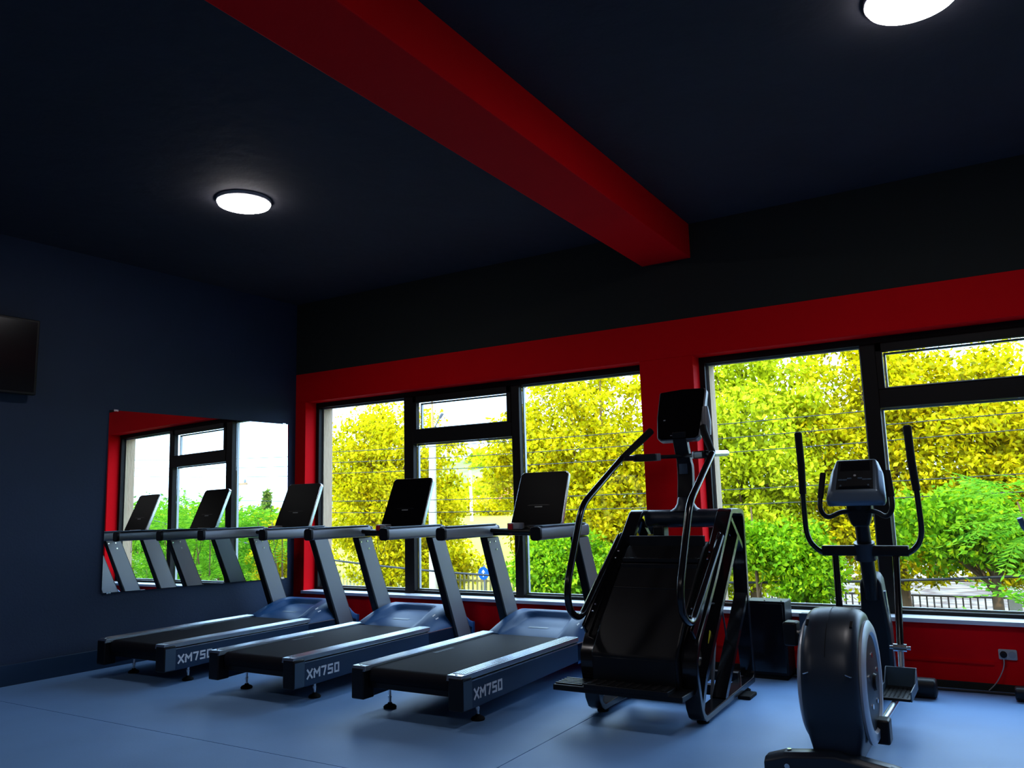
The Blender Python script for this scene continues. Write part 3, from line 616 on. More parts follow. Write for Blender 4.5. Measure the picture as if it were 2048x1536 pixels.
# mast with cover
ps = part('mast_cover', MB().prism([(-0.075, 0), (0.075, 0), (0.082, 0.35), (0.062, 0.66), (0.045, 0.70), (-0.045, 0.70), (-0.062, 0.66), (-0.082, 0.35)], (-0.80, 5.66, 0.06), (1, 0, 0), Vector((0, -0.15, 0.70)).normalized(), -0.16), 'black_plastic', bevel=0.02, seg=3)
part('cover_trim', MB().bar((-0.722, 5.72, 0.10), (-0.730, 5.60, 0.66), 0.012, 0.02), 'rail_aluminium', ps)
mt = part('mast', MB().tube([(-0.80, 5.56, 0.62), (-0.80, 5.44, 0.95), (-0.80, 5.36, 1.22)], 0.042, 18), 'black_plastic')
part('pivot_collar', MB().tube([(-0.80, 5.455, 0.865), (-0.80, 5.428, 0.965)], [0.066, 0.060], 20), 'elliptical_shell', mt)
part('mast_head', MB().prism([(-0.045, 0), (0.045, 0), (0.068, 0.07), (0.075, 0.18), (-0.075, 0.18), (-0.068, 0.07)], (-0.80, 5.34, 1.06), (1, 0, 0), Vector((0, -0.06, 1)).normalized(), -0.09), 'black_plastic', mt, bevel=0.015)
# console
Vt = Vector((0, 0.20, 0.25)).normalized(); Oc = Vector((-0.80, 5.225, 1.215)); nn = Vector((1, 0, 0)).cross(Vt)
base = [(-0.160, 0.0), (0.160, 0.0), (0.168, 0.03), (0.150, 0.22), (0.118, 0.315), (-0.118, 0.315), (-0.150, 0.22), (-0.168, 0.03)]
tp = [(-0.125, 0.05), (0.125, 0.05), (0.128, 0.06), (0.122, 0.22), (0.112, 0.30), (-0.112, 0.30), (-0.122, 0.22), (-0.128, 0.06)]
v = [Oc + Vector((1, 0, 0)) * x + Vt * y - nn * 0.05 for x, y in base] + [Oc + Vector((1, 0, 0)) * x + Vt * y - nn * 0.005 for x, y in base] + [Oc + Vector((1, 0, 0)) * x + Vt * y + nn * 0.035 for x, y in tp]
f = [tuple(range(8))[::-1], tuple(range(16, 24))] + [(r * 8 + k, r * 8 + (k + 1) % 8, r * 8 + 8 + (k + 1) % 8, r * 8 + 8 + k) for r in (0, 1) for k in range(8)]
cn = part('console', MB().add(v, f), 'elliptical_silver', bevel=0.012, seg=3)
part('display_face', MB().prism([(-0.105, 0.065), (0.105, 0.065), (0.098, 0.288), (-0.098, 0.288)], Oc + nn * 0.035, (1, 0, 0), Vt, 0.004), 'black_plastic', cn, bevel=0.002)
part('screen', MB().prism([(-0.085, 0.205), (0.085, 0.205), (0.082, 0.275), (-0.082, 0.275)], Oc + nn * 0.039, (1, 0, 0), Vt, 0.002), 'gloss_black', cn)
part('console_badge', MB().prism(rrect(0.014, 0.014, 0.004, 2, 0, 0.168), Oc + nn * 0.039, (1, 0, 0), Vt, 0.002), 'grey_plastic', cn)
bt_ = MB()
for sx in (-1, 1):
    for k in range(3): bt_.prism(rrect(0.026, 0.010, 0.004, 2, sx * (0.03 + .026 * k), 0.135 + .01 * (k == 0)), Oc + nn * 0.039, (1, 0, 0), Vt, 0.003)
    bt_.prism(rrect(0.010, 0.014, 0.004, 2, sx * 0.078, 0.09), Oc + nn * 0.039, (1, 0, 0), Vt, 0.003)
part('console_buttons', bt_, 'cap_grey', cn)
part('book_ledge', MB().prism([(-0.09, 0.07), (0.09, 0.07), (0.07, 0.082), (-0.07, 0.082)], Oc + nn * 0.039, (1, 0, 0), Vt, 0.008), 'gloss_black', cn)
# fixed handles
for s in (-1, 1):
    h = part('fixed_handle', MB().tube(soft([(-0.80 + s * .04, 5.35, 1.155), (-0.80 + s * 0.10, 5.30, 1.155), (-0.80 + s * 0.165, 5.24, 1.115), (-0.80 + s * 0.205, 5.22, 1.17), (-0.80 + s * 0.195, 5.26, 1.28), (-0.80 + s * 0.182, 5.30, 1.385)], .05, 6), 0.0145, 12), 'black_plastic')
    part('grip', MB().tube([(-0.80 + s * 0.199, 5.245, 1.24), (-0.80 + s * 0.182, 5.30, 1.39)], 0.018, 12), 'rubber', h)
    # swinging arms
    xa = -0.80 + s * 0.318
    a = part('swing_arm', MB().tube(soft([(-0.80 + s * 0.185, 5.43, 0.905), (-0.80 + s * 0.255, 5.42, 0.90), (xa + s * .012, 5.40, 0.99), (xa + s * .006, 5.36, 1.28)], .10, 7), 0.0165, 12), 'gloss_black')
    part('foam_grip', MB().tube([(xa + s * .006, 5.36, 1.27), (xa - s * .004, 5.33, 1.45), (xa - s * .006, 5.30, 1.645), (xa - s * .006, 5.298, 1.655)], [0.022, 0.023, 0.0235, 0.014], 12), 'rubber', a)
    part('pivot_sleeve', MB().prism(rrect(0.06, 0.062, 0.012, 3), ((-0.80 + .04) if s > 0 else (-0.80 - .245), 5.43, 0.915), (0, 1, 0), (0, 0, 1), 0.205), 'black_plastic', a, bevel=0.004)
    kz = 0.335 if s > 0 else 0.20; ky = 5.18 if s > 0 else 5.35
    part('lower_arm', MB().tube([(-0.80 + s * 0.172, 5.43, 0.90), (-0.80 + s * 0.172, ky + .06, kz + .06)], 0.020, 12), 'gloss_black', a)
    part('pivot_joint', MB().lathe([(0.022, -0.035), (0.022, 0.035)], (-0.80 + s * 0.172, ky + .05, kz + .05), 'x', 14).lathe([(0.010, -0.055), (0.010, 0.055)], (-0.80 + s * 0.172, ky + .05, kz + .05), 'x', 10), 'chrome', a)
    # pedal beam, pedal, crank
    xp = -0.80 + s * 0.172; pz = 0.175 if s > 0 else 0.30
    cyk, czk = (4.33, 0.15) if s > 0 else (4.16, 0.60)
    pb = part('pedal_beam', MB().tube([(xp - s * .01, cyk, czk + .02), (xp - s * .01, 4.95, pz - .022), (xp, 5.17, pz - .018), (xp, ky + .055, kz + .03)] if s > 0 else [(xp - s * .01, cyk, czk + .02), (xp, 5.17, pz - .018), (xp, ky + .04, kz)], 0.017, 12), 'rail_aluminium')
    part('crank_arm', MB().box(min(xp - s * .03, xp + s * .035), max(xp - s * .03, xp + s * .035), cyk - .045, cyk + .05, czk - .055, czk + .055), 'black_plastic', pb, bevel=0.01)
    part('crank_axle', MB().lathe([(0.014, -0.03 * s), (0.014, 0.0)], (-0.80 + s * .165, cyk, czk), 'x', 12), 'chrome', pb)
    y0, y1 = 4.84, 5.16; hw = 0.074
    pd = part('pedal', MB().box(xp - hw, xp + hw, y0, y1, pz, pz + .014), 'black_plastic', bevel=0.004)
    part('pedal_rim', MB().add([(xp + sx * (hw + i * .008), y, z) for y, z in ((y0, pz + .022), (y1 - .04, pz + .06), (y1, pz + .125)) for sx, i in ((-1, 0), (-1, 1), (1, 0), (1, 1))], []).box(xp - hw - .006, xp - hw, y0, y1, pz, pz + .05).box(xp + hw, xp + hw + .006, y0, y1, pz, pz + .05).box(xp - hw - .006, xp + hw + .006, y1, y1 + .012, pz, pz + .115).yz([(y1 - .10, pz + .05), (y1, pz + .05), (y1, pz + .115)], xp - hw - .006, xp - hw).yz([(y1 - .10, pz + .05), (y1, pz + .05), (y1, pz + .115)], xp + hw, xp + hw + .006), 'cap_grey', pd, bevel=0.002)
    ho = MB()
    for i in range(6):
        for j in range(9): ho.lathe([(0.0045, 0), (0.0045, 0.0025)], (xp - .055 + i * .022, y0 + .03 + j * .028, pz + .0135), n=6)
    tag(part('pedal_studs', ho, 'rubber', pd), kind='stuff')

# ------------------------------------------------------------------ small things by the window wall
O = (-1.565, 6.0, 0)
S = thing('black_cabinet', 'black upright cabinet on the floor behind the stair climber', 'cabinet', O)
part = lambda name, mb, m, parent=S, bevel=0.0, org=O, **k: obj(name, mb, m, parent, org, bevel, **k)
part('body', MB().box(-1.705, -1.425, 5.93, 6.13, 0.03, 0.530), 'black_plastic', bevel=0.006)
part('front_panel', MB().box(-1.69, -1.44, 5.924, 5.93, 0.05, 0.515), 'gloss_black', bevel=0.002)
part('foot', MB().box(-1.69, -1.44, 5.94, 6.12, 0.0, 0.03), 'rubber')
part('top_screw', MB().lathe([(0.006, 0), (0.006, 0.006)], (-1.68, 5.95, 0.53)).lathe([(0.006, 0), (0.006, 0.006)], (-1.565, 5.95, 0.53)).lathe([(0.006, 0), (0.006, 0.006)], (-1.45, 5.95, 0.53)), 'chrome')
wb = thing('junction_box', 'small dark grey box on the red wall under the sill', 'box', (-1.31, YF, 0.30))
obj('body', MB().box(-0.055, 0.055, -0.07, 0.0, 0.0, 0.135), 'black_plastic', wb, bevel=0.006)
obj('lid', MB().box(-0.058, 0.058, -0.078, -0.070, -0.002, 0.137), 'cap_grey', wb, bevel=0.003)
so_ = thing('wall_socket', 'white double wall socket with a plugged-in white cable', 'socket', (-0.120, YF, 0.230))
obj('plate', MB().prism(rrect(0.102, 0.064, 0.008, 3), (0, 0, 0), (1, 0, 0), (0, 0, 1), 0.010), 'white_plastic', so_, bevel=0.002)
obj('outlet', MB().lathe([(0.020, -0.014), (0.020, -0.010)], (0.024, 0, 0), 'y', 20), 'grey_plastic', so_)
obj('outlet', MB().lathe([(0.020, -0.014), (0.020, -0.010)], (-0.024, 0, 0), 'y', 20), 'black_plastic', so_)
tg = thing('power_cord', 'thin white power cord hanging down from the wall socket', 'cord', (-0.144, YF - .02, 0.22))
obj('plug', MB().lathe([(0.016, -0.03), (0.016, 0.0)], (0, 0, 0.01), 'y', 14), 'black_plastic', tg)
obj('wire', MB().tube(soft([(0, -0.02, 0.01), (0.0, -0.03, -0.06), (-0.05, -0.02, -0.16), (-0.10, 0.0, -0.215)], .06), 0.0032, 8), 'white_plastic', tg)
fc = obj('floor_cable', MB().tube(soft([(-2.0, 6.10, 0.008), (-1.5, 6.05, 0.008), (-1.15, 6.08, 0.008), (-0.7, 6.04, 0.008), (-0.2, 6.07, 0.008), (0.6, 6.03, 0.008)], .2), 0.007, 8), 'cable_black')
tag(fc, 'black cable lying along the foot of the red wall', 'cable')
# exercise bike mostly out of frame on the right
O = (0.30, 5.55, 0)
S = thing('exercise_bike', 'dark exercise bike cut off by the right frame edge', 'exercise bike', O)
part = lambda name, mb, m, parent=S, bevel=0.0, org=O, **k: obj(name, mb, m, parent, org, bevel, **k)
part('front_stabiliser', MB().prism(rrect(0.10, 0.075, 0.03, 4), (-0.10, 5.93, 0.045), (0, 1, 0), (0, 0, 1), 0.70), 'black_plastic', bevel=0.01)
part('rear_stabiliser', MB().prism(rrect(0.10, 0.075, 0.03, 4), (0.05, 5.00, 0.045), (0, 1, 0), (0, 0, 1), 0.50), 'black_plastic', bevel=0.01)
part('frame', MB().bar((0.30, 4.98, 0.10), (0.30, 5.95, 0.10), 0.08, 0.05).bar((0.30, 5.75, 0.12), (0.30, 5.62, 1.00), 0.07, 0.09).bar((0.30, 5.20, 0.12), (0.30, 5.12, 0.72), 0.06, 0.07), 'black_plastic', bevel=0.01)
part('flywheel_cover', MB().lathe([(0.22, -0.06), (0.25, -0.03), (0.25, 0.03), (0.22, 0.06)], (0.30, 5.55, 0.36), 'x', 32), 'elliptical_shell')
part('seat', MB().prism([(-0.12, 0), (0.12, 0), (0.05, 0.16), (0.03, 0.26), (-0.03, 0.26), (-0.05, 0.16)], (0.30, 5.00, 0.75), (1, 0, 0), (0, 1, 0), 0.06), 'rubber', bevel=0.02)
part('handlebar', MB().tube(soft([(0.55, 5.30, 1.10), (0.54, 5.32, 1.04), (0.45, 5.50, 1.02), (0.30, 5.60, 1.00), (0.13, 5.50, 1.02), (0.045, 5.32, 1.035), (0.025, 5.30, 1.105)], .05), 0.015, 12), 'elliptical_silver')
part('console', MB().box(0.20, 0.40, 5.58, 5.64, 1.02, 1.18), 'black_plastic', bevel=0.01)

# ================================================================== outside
GZ = -1.75
struct('street', MB().box(-60, 45, YF + .35, 18.3, GZ - 0.3, GZ), 'asphalt')
def hfun(x, y):
    t = max(0.0, min(1.0, (-11.5 - x - (y - 18) * 0.30) / 5.0)); t = t * t * (3 - 2 * t)
    river = GZ - 0.1 if y < 19 else (GZ - 0.1 - min(1.2, (y - 19) * 0.25)); river += max(0, (y - 95)) * 0.10
    field = -1.3 + max(0, y - 20) * 0.030 + 0.05 * math.sin(x * .7) * math.cos(y * .5)
    return river * (1 - t) + field * t
def terrain(name, x0, x1, y0, y1, nx, ny, fn, m, sel=None):
    xs = np.linspace(x0, x1, nx); ys = y0 + (y1 - y0) * np.linspace(0, 1, ny) ** 1.6
    v = [(x, y, fn(x, y)) for y in ys for x in xs]; f = [(j * nx + i, j * nx + i + 1, (j + 1) * nx + i + 1, (j + 1) * nx + i) for j in range(ny - 1) for i in range(nx - 1)]
    if sel: f = [q for q in f if sel(*[sum(v[i][k] for i in q) / 4 for k in (0, 1)])]
    return struct(name, MB().add(v, f), m, smooth=180)
inf_ = lambda x, y: (-11.5 - x - (y - 18) * 0.30) > 1.5
terrain('field', -150, 10, 18.3, 130, 110, 50, hfun, 'field_grass', inf_)
terrain('riverbed', -60, 120, 18.3, 130, 110, 50, hfun, 'river_pebbles', lambda x, y: not inf_(x, y))
struct('river', MB().box(-22, 110, 46, 66, -3.0, -2.93), 'water')
def hill(x, y): 
    return -2 + 13.2 * math.exp(-((x + 93) / 34) ** 2) * (1 - ((y - 150) / 45) ** 2) + 1.2 * math.sin(x * .22) * math.sin(y * .3)
terrain('hill', -200, 10, 106, 194, 80, 26, hill, 'hill_green')

def leaf_mesh(name, centers, radii, counts, size, bias=0.5, flat=0.5):
    cs = []
    for (c, r, n) in zip(centers, radii, counts):
        d = rng.normal(size=(n, 3)); d /= np.linalg.norm(d, axis=1)[:, None]; q = rng.random(n) ** (1 / 3) * (1 - bias) + bias * (0.75 + 0.25 * rng.random(n))
        cs.append(np.array(c) + d * q[:, None] * np.array(r))
    C_ = np.concatenate(cs); n = len(C_)
    a = rng.normal(size=(n, 3)); a[:, 2] -= 0.35; a /= np.linalg.norm(a, axis=1)[:, None]
    nn = rng.normal(size=(n, 3)); nn[:, 2] += flat; nn -= (nn * a).sum(1)[:, None] * a; nn /= np.linalg.norm(nn, axis=1)[:, None]
    b = np.cross(nn, a); L = size * (0.7 + 0.6 * rng.random(n))[:, None]; W = L * 0.27
    v = np.stack([C_, C_ + a * L * .45 + b * W - nn * L * .06, C_ + a * L - nn * L * .10, C_ + a * L * .45 - b * W - nn * L * .06], 1).reshape(-1, 3)
    me = bpy.data.meshes.new(name); me.vertices.add(4 * n); me.vertices.foreach_set('co', v.ravel().astype(np.float32))
    idx = np.arange(n) * 4; li = np.stack([idx, idx + 1, idx + 2, idx, idx + 2, idx + 3], 1).ravel(); me.loops.add(6 * n); me.loops.foreach_set('vertex_index', li.astype(np.int32))
    me.polygons.add(2 * n); me.polygons.foreach_set('loop_start', (np.arange(2 * n) * 3).astype(np.int32)); me.update(calc_edges=True)
    t = np.clip(0.5 + 0.27 * rng.normal(size=n), 0, 1)
    at = me.attributes.new('tint', 'FLOAT', 'FACE'); at.data.foreach_set('value', np.repeat(t, 2).astype(np.float32))
    return me
def tree(name, label, cat, base, lobes, n, size, m, trunk_r=0.12, group=None, clump=0.42, per=60):
    """lobes: (x, y, z, rx, ry, rz, weight)"""
    t = thing(name, label, cat, base, group=group)
    tot = sum(l[6] for l in lobes); cen = []; rad = []; cnt = []; tips = []
    for (x, y, z, rx, ry, rz, w) in lobes:
        k = max(3, int(n * w / tot / per))
        for _ in range(k):
            d = rng.normal(size=3); d /= np.linalg.norm(d); q = rng.random() ** 0.45
            c = np.array((x, y, z)) + d * q * np.array((rx, ry, rz)) - np.array(base); s = clump * (0.6 + 0.8 * rng.random())
            cen.append(c); rad.append((s, s, s * .75)); cnt.append(int(per * (0.6 + 0.8 * rng.random())))
            if rng.random() < 0.12: tips.append(c)
    me = leaf_mesh('foliage', cen, rad, cnt, size, 0.25); me.materials.append(MATS[m])
    fo = bpy.data.objects.new('foliage', me); COL.objects.link(fo); fo.parent = t; fo['kind'] = 'stuff'
    top = np.mean([[l[0], l[1], l[2]] for l in lobes], 0) - np.array(base)
    tk = MB().tube([(0, 0, 0), (top[0] * .15, top[1] * .2, top[2] * .45), (top[0] * .6, top[1] * .6, top[2] * .8), (top[0], top[1], top[2] + .6)], [trunk_r, trunk_r * .85, trunk_r * .6, trunk_r * .25], 9)
    obj('trunk', tk, 'bark', t)
    br = MB()
    for c in tips[:26]:
        s0 = Vector((top[0] * .5, top[1] * .5, top[2] * (.55 + .4 * rng.random()))); e_ = Vector(c); mdl = s0.lerp(e_, .5) + Vector((0, 0, .15))
        br.tube([s0, mdl, e_], [trunk_r * .32, trunk_r * .2, trunk_r * .07], 5)
    if br.v: obj('branches', br, 'bark', t)
    return t
G1 = 'tall yellow-green trees along the river fence'
tree('roadside_tree', 'yellow-green tree filling the left panes of the first window', 'tree', (-14.2, 17.0, GZ), [(-14.2, 17, 1.55, 2.3, 1.5, 2.8, 3), (-13.1, 17, 0.75, 0.95, 1.0, 1.9, 1.0), (-15.2, 17, 2.6, 1.2, 1.2, 1.5, .6)], 52000, .115, 'leaf_yellow', .14, G1, .36, 90)
tree('roadside_tree', 'broad yellow tree filling the right panes of the first window', 'tree', (-7.6, 17.2, GZ), [(-8.1, 17, 2.0, 2.0, 1.6, 2.9, 3), (-10.1, 17, 2.3, 0.85, 0.9, 1.35, .8), (-9.2, 17, 0.6, 1.0, 1.0, 1.3, .8), (-6.4, 17.2, 1.2, 1.4, 1.2, 2.0, 1)], 64000, .115, 'leaf_yellow', .15, G1, .36, 90)
tree('roadside_tree', 'pale lime tree just right of the red pillar', 'tree', (-4.6, 17.0, GZ), [(-4.5, 16.8, 2.3, 1.8, 1.5, 2.6, 3), (-5.2, 17, 0.3, 1.4, 1.2, 1.2, 1)], 42000, .12, 'leaf_lime', .13, G1, .38, 90)
tree('roadside_tree', 'golden tree behind the dark mullion of the second window', 'tree', (-1.9, 17.4, GZ), [(-2.3, 17.4, 2.5, 1.7, 1.3, 2.3, 2), (-2.2, 17.4, 0.6, 1.7, 1.2, 1.2, 1.2)], 42000, .115, 'leaf_yellow', .14, G1, .38, 90)
tree('roadside_tree', 'golden tree at the far right of the second window', 'tree', (0.3, 17.2, GZ), [(-0.1, 17.2, 1.95, 1.7, 1.3, 2.1, 2), (0.2, 17.2, 0.6, 1.5, 1.1, 1.2, .8)], 36000, .115, 'leaf_yellow', .12, G1, .38, 90)
G2 = 'small fresh green street trees'
tree('street_tree', 'small green tree seen low behind the stair climber and last treadmill', 'tree', (-7.3, 14.0, GZ), [(-7.4, 14, -0.02, 1.1, .7, .72, 1)], 12000, .095, 'leaf_green', .06, G2, .28, 70)
tree('street_tree', 'small green tree with thin trunk right of the stair climber', 'tree', (-3.75, 14.0, GZ), [(-3.75, 13.8, 0.50, .50, .5, .42, 1)], 5500, .09, 'leaf_green', .045, G2, .22, 70)
tree('street_tree', 'small bushy green tree left of the elliptical trainer', 'tree', (-2.95, 14.0, GZ), [(-2.95, 13.8, 0.12, .50, .5, .72, 1)], 8500, .09, 'leaf_green', .07, G2, .24, 70)
tree('street_tree', 'green tree with mossy trunk at the far right', 'tree', (-0.33, 14.6, GZ), [(-0.75, 14.4, 0.72, 1.1, .8, .60, 1.4), (0.1, 14.4, .5, .7, .6, .45, .5)], 14000, .10, 'leaf_green', .095, G2, .26, 70)
# sumac shrubs with long pinnate fronds, close to the building
def frond_mesh(L=0.62, pairs=8):
    mb = MB(); mb.tube([(0, 0, 0), (0, L * .5, .05), (0, L, -.10)], [.006, .004, .002], 4, caps=False)
    for k in range(pairs + 1):
        t_ = 0.15 + 0.85 * k / pairs; y = L * t_; z = .05 * math.sin(PI * t_) - .10 * t_ * t_; ll = 0.17 * (0.55 + 0.9 * t_ * (1.25 - t_))
        for s in ((-1, 1) if k < pairs else (0,)):
            d = Vector((s * .92, .38, -.18)).normalized() if s else Vector((0, 1, -.2)); sd_ = Vector((-d.y, d.x, 0)).normalized() * ll * .15; b0 = Vector((0, y, z))
            mb.add([b0, b0 + d * ll * .45 + sd_ - Vector((0, 0, .006)), b0 + d * ll, b0 + d * ll * .45 - sd_ - Vector((0, 0, .006))], [(0, 1, 2), (0, 2, 3)])
    me = bpy.data.meshes.new('frond'); me.from_pydata([tuple(p) for p in mb.v], [], mb.f); me.materials.append(MATS['leaf_fresh'])
    at = me.attributes.new('tint', 'FLOAT', 'FACE'); at.data.foreach_set('value', [min(1, max(0, rnd.gauss(.5, .25))) for _ in me.polygons]); return me
FR = [frond_mesh(0.55, 7), frond_mesh(0.66, 8), frond_mesh(0.75, 9)]
def sumac(base, r, h, zc, n, label, stems=5):
    t = thing('sumac_shrub', label, 'shrub', base, group='sumac shrubs by the building')
    for k in range(stems):
        a = k * 2 * PI / stems + rnd.random(); q = r * .55
        obj('stem', MB().tube([(0.05 * math.cos(a), 0.05 * math.sin(a), 0), (q * .4 * math.cos(a), q * .4 * math.sin(a), (zc - base[2]) * .6), (q * math.cos(a), q * math.sin(a), zc - base[2] + h * .35)], [.03, .022, .010], 6), 'bark', t)
    for k in range(n):
        a = rnd.uniform(0, 2 * PI); q = r * math.sqrt(rnd.random()) * .8; u = rnd.uniform(-1, 1)
        f_ = bpy.data.objects.new('frond', FR[k % 3]); COL.objects.link(f_); f_.parent = t
        f_.location = (q * math.cos(a), q * math.sin(a), zc - base[2] + u * h * .8 * math.sqrt(max(0.05, 1 - (q / r) ** 2)))
        f_.rotation_euler = (rnd.uniform(-.35, .6) + .35 * u, rnd.uniform(-.3, .3), a - PI / 2 + rnd.uniform(-.7, .7)); s = rnd.uniform(.75, 1.1); f_.scale = (s, s, s)
sumac((0.55, 11.4, GZ), 0.95, .42, 0.98, 120, 'sumac shrub just inside the right edge of the second window')
for (x, y, r, h, zc, n, lab) in ((1.9, 10.6, 1.15, 1.15, .70, 170, 'bushy sumac shrub seen in the mirror behind the middle mullion'), (3.5, 10.9, 1.2, 1.2, .75, 170, 'tall sumac shrub seen in the mirror behind the left console'),
                           (5.3, 11.2, 1.2, 1.2, .60, 150, 'sumac shrub seen in the mirror beside the plaster reveal'), (0.6, 9.2, .85, .75, -.25, 90, 'low sumac shrub seen in the mirror by its right edge')):
    sumac((x, y, GZ), r, h, zc, n, lab)
tree('golden_shrub', 'golden shrub in the mirror by its lower right corner', 'shrub', (3.0, 13.4, GZ), [(3.0, 13.4, .2, 1.4, .7, 1.2, 1)], 5000, .13, 'leaf_yellow', .05, None, .3)
tree('green_hedge_tree', 'low green tree line seen in the mirror behind the sumacs', 'tree', (10.5, 15.5, GZ), [(8.0, 15.5, .3, 1.8, .9, 1.3, 1), (11.5, 15.5, .5, 2.6, .9, 1.5, 1.6), (15.5, 15.5, .7, 2.6, .9, 1.7, 1.6)], 16000, .18, 'leaf_fresh', .08, None, .4)
# far conifers and bushes (seen in the mirror)
for i, (x, y, h, lab) in enumerate(((66.5, 60, 7.6, 'slim dark conifer on the skyline in the mirror'), (61.0, 60, 8.3, 'bare-topped conifer on the skyline in the mirror, beside the slim one'), (59.2, 60, 7.9, 'thin conifer on the skyline at the mirror edge'))):
    t = thing('far_conifer', lab, 'tree', (x, y, -3), group='far conifers')
    obj('trunk', MB().tube([(0, 0, 0), (0, 0, h)], [.18, .03], 6), 'bark', t)
    cen = []; rad = []; cnt = []
    for k in range(26):
        z = h * (.25 + .73 * k / 25); r = (1.0 - k / 26) * 1.5 * (1 if i == 0 else .8) + .1; cen.append((0, 0, z)); rad.append((r, r, .12)); cnt.append(50 if i == 0 else 28)
    me = leaf_mesh('foliage', cen, rad, cnt, .5, .2); me.materials.append(MATS['leaf_dark']); fo = bpy.data.objects.new('foliage', me); COL.objects.link(fo); fo.parent = t; fo['kind'] = 'stuff'
tree('far_treeline', 'golden far tree line seen in the mirror under the sky', 'trees', (62, 62, -3), [(40 + k * 6, 62, -1 + 1.0 * math.sin(k * 1.7), 3.6, 2, 3.8 + .6 * math.sin(k * 2.3), 1) for k in range(10)], 15000, .75, 'leaf_lime', .3, None, 1.2)
# hill trees and field bushes
tree('hill_woodland', 'hazy green woodland on the distant hill', 'trees', (-95, 140, 4), [(-112 + k * 5, 140 + 4 * math.sin(k), 3.5 + 5.0 * math.exp(-((k - 4.0) / 4.5) ** 2), 4, 3, 3.6, 1) for k in range(10)] + [(-98 + k * 5, 118, 1.5 + (k % 3), 4, 3, 3.4, 1) for k in range(8)], 15000, 1.25, 'leaf_lime', .4, None, 2.0)
tree('field_bushes', 'orange-yellow bushes at the far edge of the field', 'bushes', (-50, 74, -.2), [(-58 + k * 4, 72 + 3 * math.sin(k * 2), .9 + .5 * math.sin(k * 1.3), 2.6, 2, 2.1, 1) for k in range(9)], 9000, .5, 'leaf_yellow', .2, None, 1.1)
tree('field_bush', 'round golden bush below the tree left of the blue sign', 'bush', (-14.3, 19.8, -1.4), [(-14.3, 19.8, -.45, .85, .7, .75, 1)], 3500, .14, 'leaf_yellow', .05, None, .3)
# houses on the field edge
for (x, y, z, w, lab) in ((-58.0, 88, 0.2, 2.2, 'small red-roofed hut beyond the field'), (-53.6, 92, 1.3, 3.4, 'larger red-roofed house behind the field, right of the thin pole')):
    hs = thing('far_house', lab, 'house', (x, y, z))
    obj('walls', MB().box(-w, w, -1.5, 1.5, 0, 1.3), 'house_wall', hs)
    obj('roof', MB().yz([(-1.9, 1.2), (0, 2.3), (1.9, 1.2)], -w - .3, w + .3), 'roof_tile', hs)
    obj('window', MB().box(-.5, .3, -1.52, -1.5, .3, .9), 'black_plastic', hs)
# poles
lp = thing('street_light', 'white concrete street light pole between the tree crowns', 'street light', (-11.15, 14.8, GZ))
obj('pole', MB().tube([(0, 0, 0), (0.0, 0, 3.2), (0.02, 0, 4.75)], [.105, .088, .075], 14), 'pole_white', lp)
obj('upper_tube', MB().tube([(0.02, 0, 4.75), (0.0, 0, 6.8)], [.028, .024], 8), 'wood_pole', lp)
obj('lamp_arm', MB().tube([(0.02, 0, 4.74), (.12, -.05, 4.78), (.34, -.15, 4.98)], .014, 8), 'silver_grey', lp)
obj('lamp_head', MB().bar((.33, -.14, 4.97), (.47, -.21, 5.07), .07, .035), 'silver_grey', lp, bevel=.02)
up_ = thing('utility_pole', 'thin pale utility pole standing in the field', 'utility pole', (-40.9, 60, -.2))
obj('pole', MB().tube([(0, 0, -.3), (-.1, 0, 4.6)], [.16, .11], 8), 'pole_white', up_)
wp = thing('utility_pole', 'wooden utility pole with a crossarm, seen in the mirror sky', 'utility pole', (22.0, 25, -3.2))
obj('pole', MB().tube([(0, 0, 0), (0, 0, 6.9)], [.13, .10], 8), 'wood_pole', wp)
obj('crossarm', MB().box(-1.0, .05, -.05, .05, 6.15, 6.25), 'wood_pole', wp)
obj('insulator', MB().lathe([(.05, 0), (.06, .1), (.03, .18)], (-.85, 0, 6.25)).lathe([(.05, 0), (.06, .1), (.03, .18)], (0, 0, 6.9)), 'silver_grey', wp)
# overhead wires
for i, z0 in enumerate((2.52, 2.27, 2.02, 1.38, 1.12)):
    names = ('topmost', 'second from the top', 'third from the top', 'fourth from the top', 'lowest')
    o = obj('overhead_wire', MB().tube([(x, 14, z0 + 0.0018 * (x + 8) ** 2) for x in range(-30, 31, 2)], 0.0075, 5), 'cable_black')
    tag(o, 'thin overhead wire outside the windows, %s of five' % names[i], 'wire', 'thin overhead wires')
o = obj('overhead_cable', MB().tube([(x, 14, -0.19 + 0.0060 * (x + 6.5) ** 2 * (1 if x < -6.5 else .9)) for x in np.arange(-20, 12, 1.0)], 0.022, 6), 'cable_black')
tag(o, 'thick sagging black cable low outside the windows', 'cable')
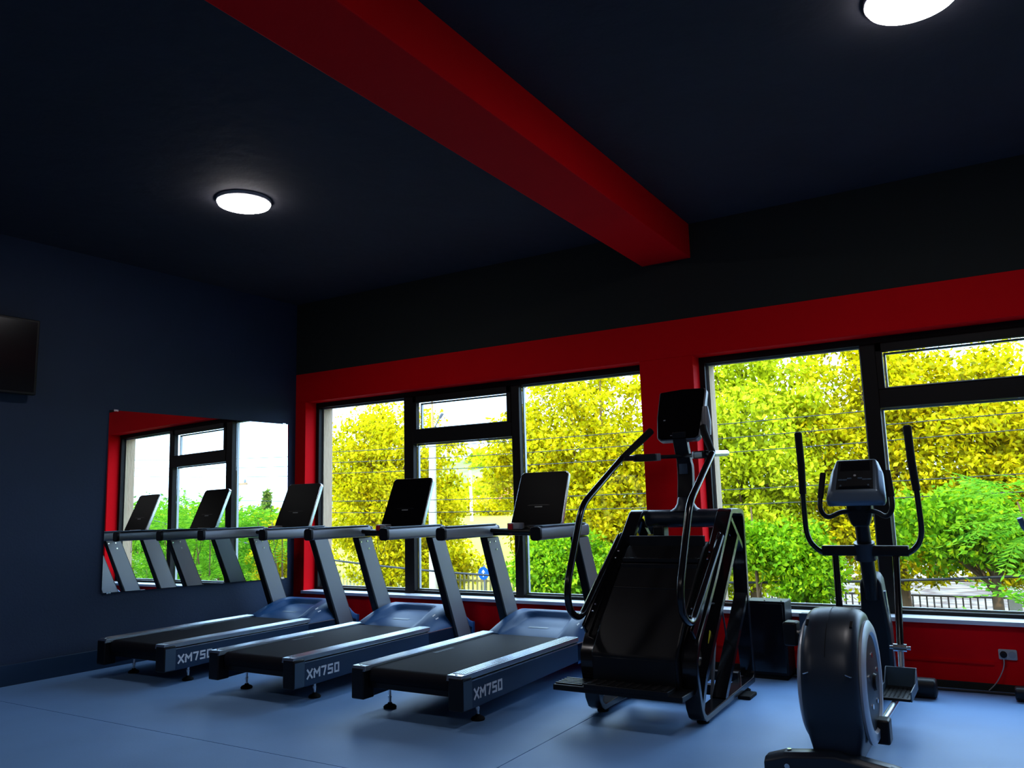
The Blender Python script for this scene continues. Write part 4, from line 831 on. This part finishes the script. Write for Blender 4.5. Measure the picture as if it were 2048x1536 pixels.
# fences
fn = thing('river_fence', 'dark metal bar fence with concrete posts along the river', 'fence', (-2.3, 18.5, GZ))
zt = -0.735 - GZ
barm = obj('bar', MB().box(-.014, .014, -.014, .014, .08, zt - .02), 'fence_metal', fn); barm.location = (-8.0 + 2.3, 0, 0)
for k in range(1, 84):
    c = barm.copy(); COL.objects.link(c); c.location = (-5.7 + k * .127, 0, 0)
for z in (zt - .03, .10): obj('rail', MB().box(-5.8, 5.0, -.025, .025, z - .02, z + .02), 'fence_metal', fn)
for k in range(-2, 3): obj('post', MB().box(k * 2.16 - .11, k * 2.16 + .11, -.12, .12, 0, zt + .05), 'concrete', fn, bevel=.01)
fn = thing('picket_fence', 'pale yellow picket fence in front of the field', 'fence', (-13.5, 18.5, GZ))
zt = -0.60 - GZ
barm = obj('picket', MB().box(-.028, .028, -.012, .012, .05, zt), 'pale_metal', fn); barm.location = (-6.5, 0, 0)
for k in range(1, 78):
    c = barm.copy(); COL.objects.link(c); c.location = (-6.5 + k * .142, 0, 0)
for z in (zt - .15, .2): obj('rail', MB().box(-6.6, 4.5, .012, .04, z - .03, z + .03), 'pale_metal', fn)
kb = thing('utility_cabinet', 'white roadside cabinet with a red door seen past the last treadmill', 'cabinet', (-9.5, 18.0, GZ))
obj('body', MB().box(-.38, .42, -.05, .3, 0, 1.09), 'concrete', kb, bevel=.01)
obj('door', MB().box(-.12, .14, -.07, -.05, .58, .92), 'roof_tile', kb, bevel=.004)
bs = thing('road_sign', 'round blue road sign with a white arrow', 'sign', (-12.0, 18.1, GZ))
obj('post', MB().tube([(0, .03, 0), (0, .03, 1.45)], .025, 8), 'silver_grey', bs)
dsc = obj('disc', MB().lathe([(.165, -.012), (.165, 0)], (0, 0, 1.24), 'y', 28), 'sign_blue', bs)
obj('arrow', MB().prism([(-.018, -.09), (.018, -.09), (.018, .02), (.06, .02), (0, .10), (-.06, .02), (-.018, .02)], (0, -.0125, 1.24), (1, 0, 0), (0, 0, 1), .003), 'white_print', dsc)
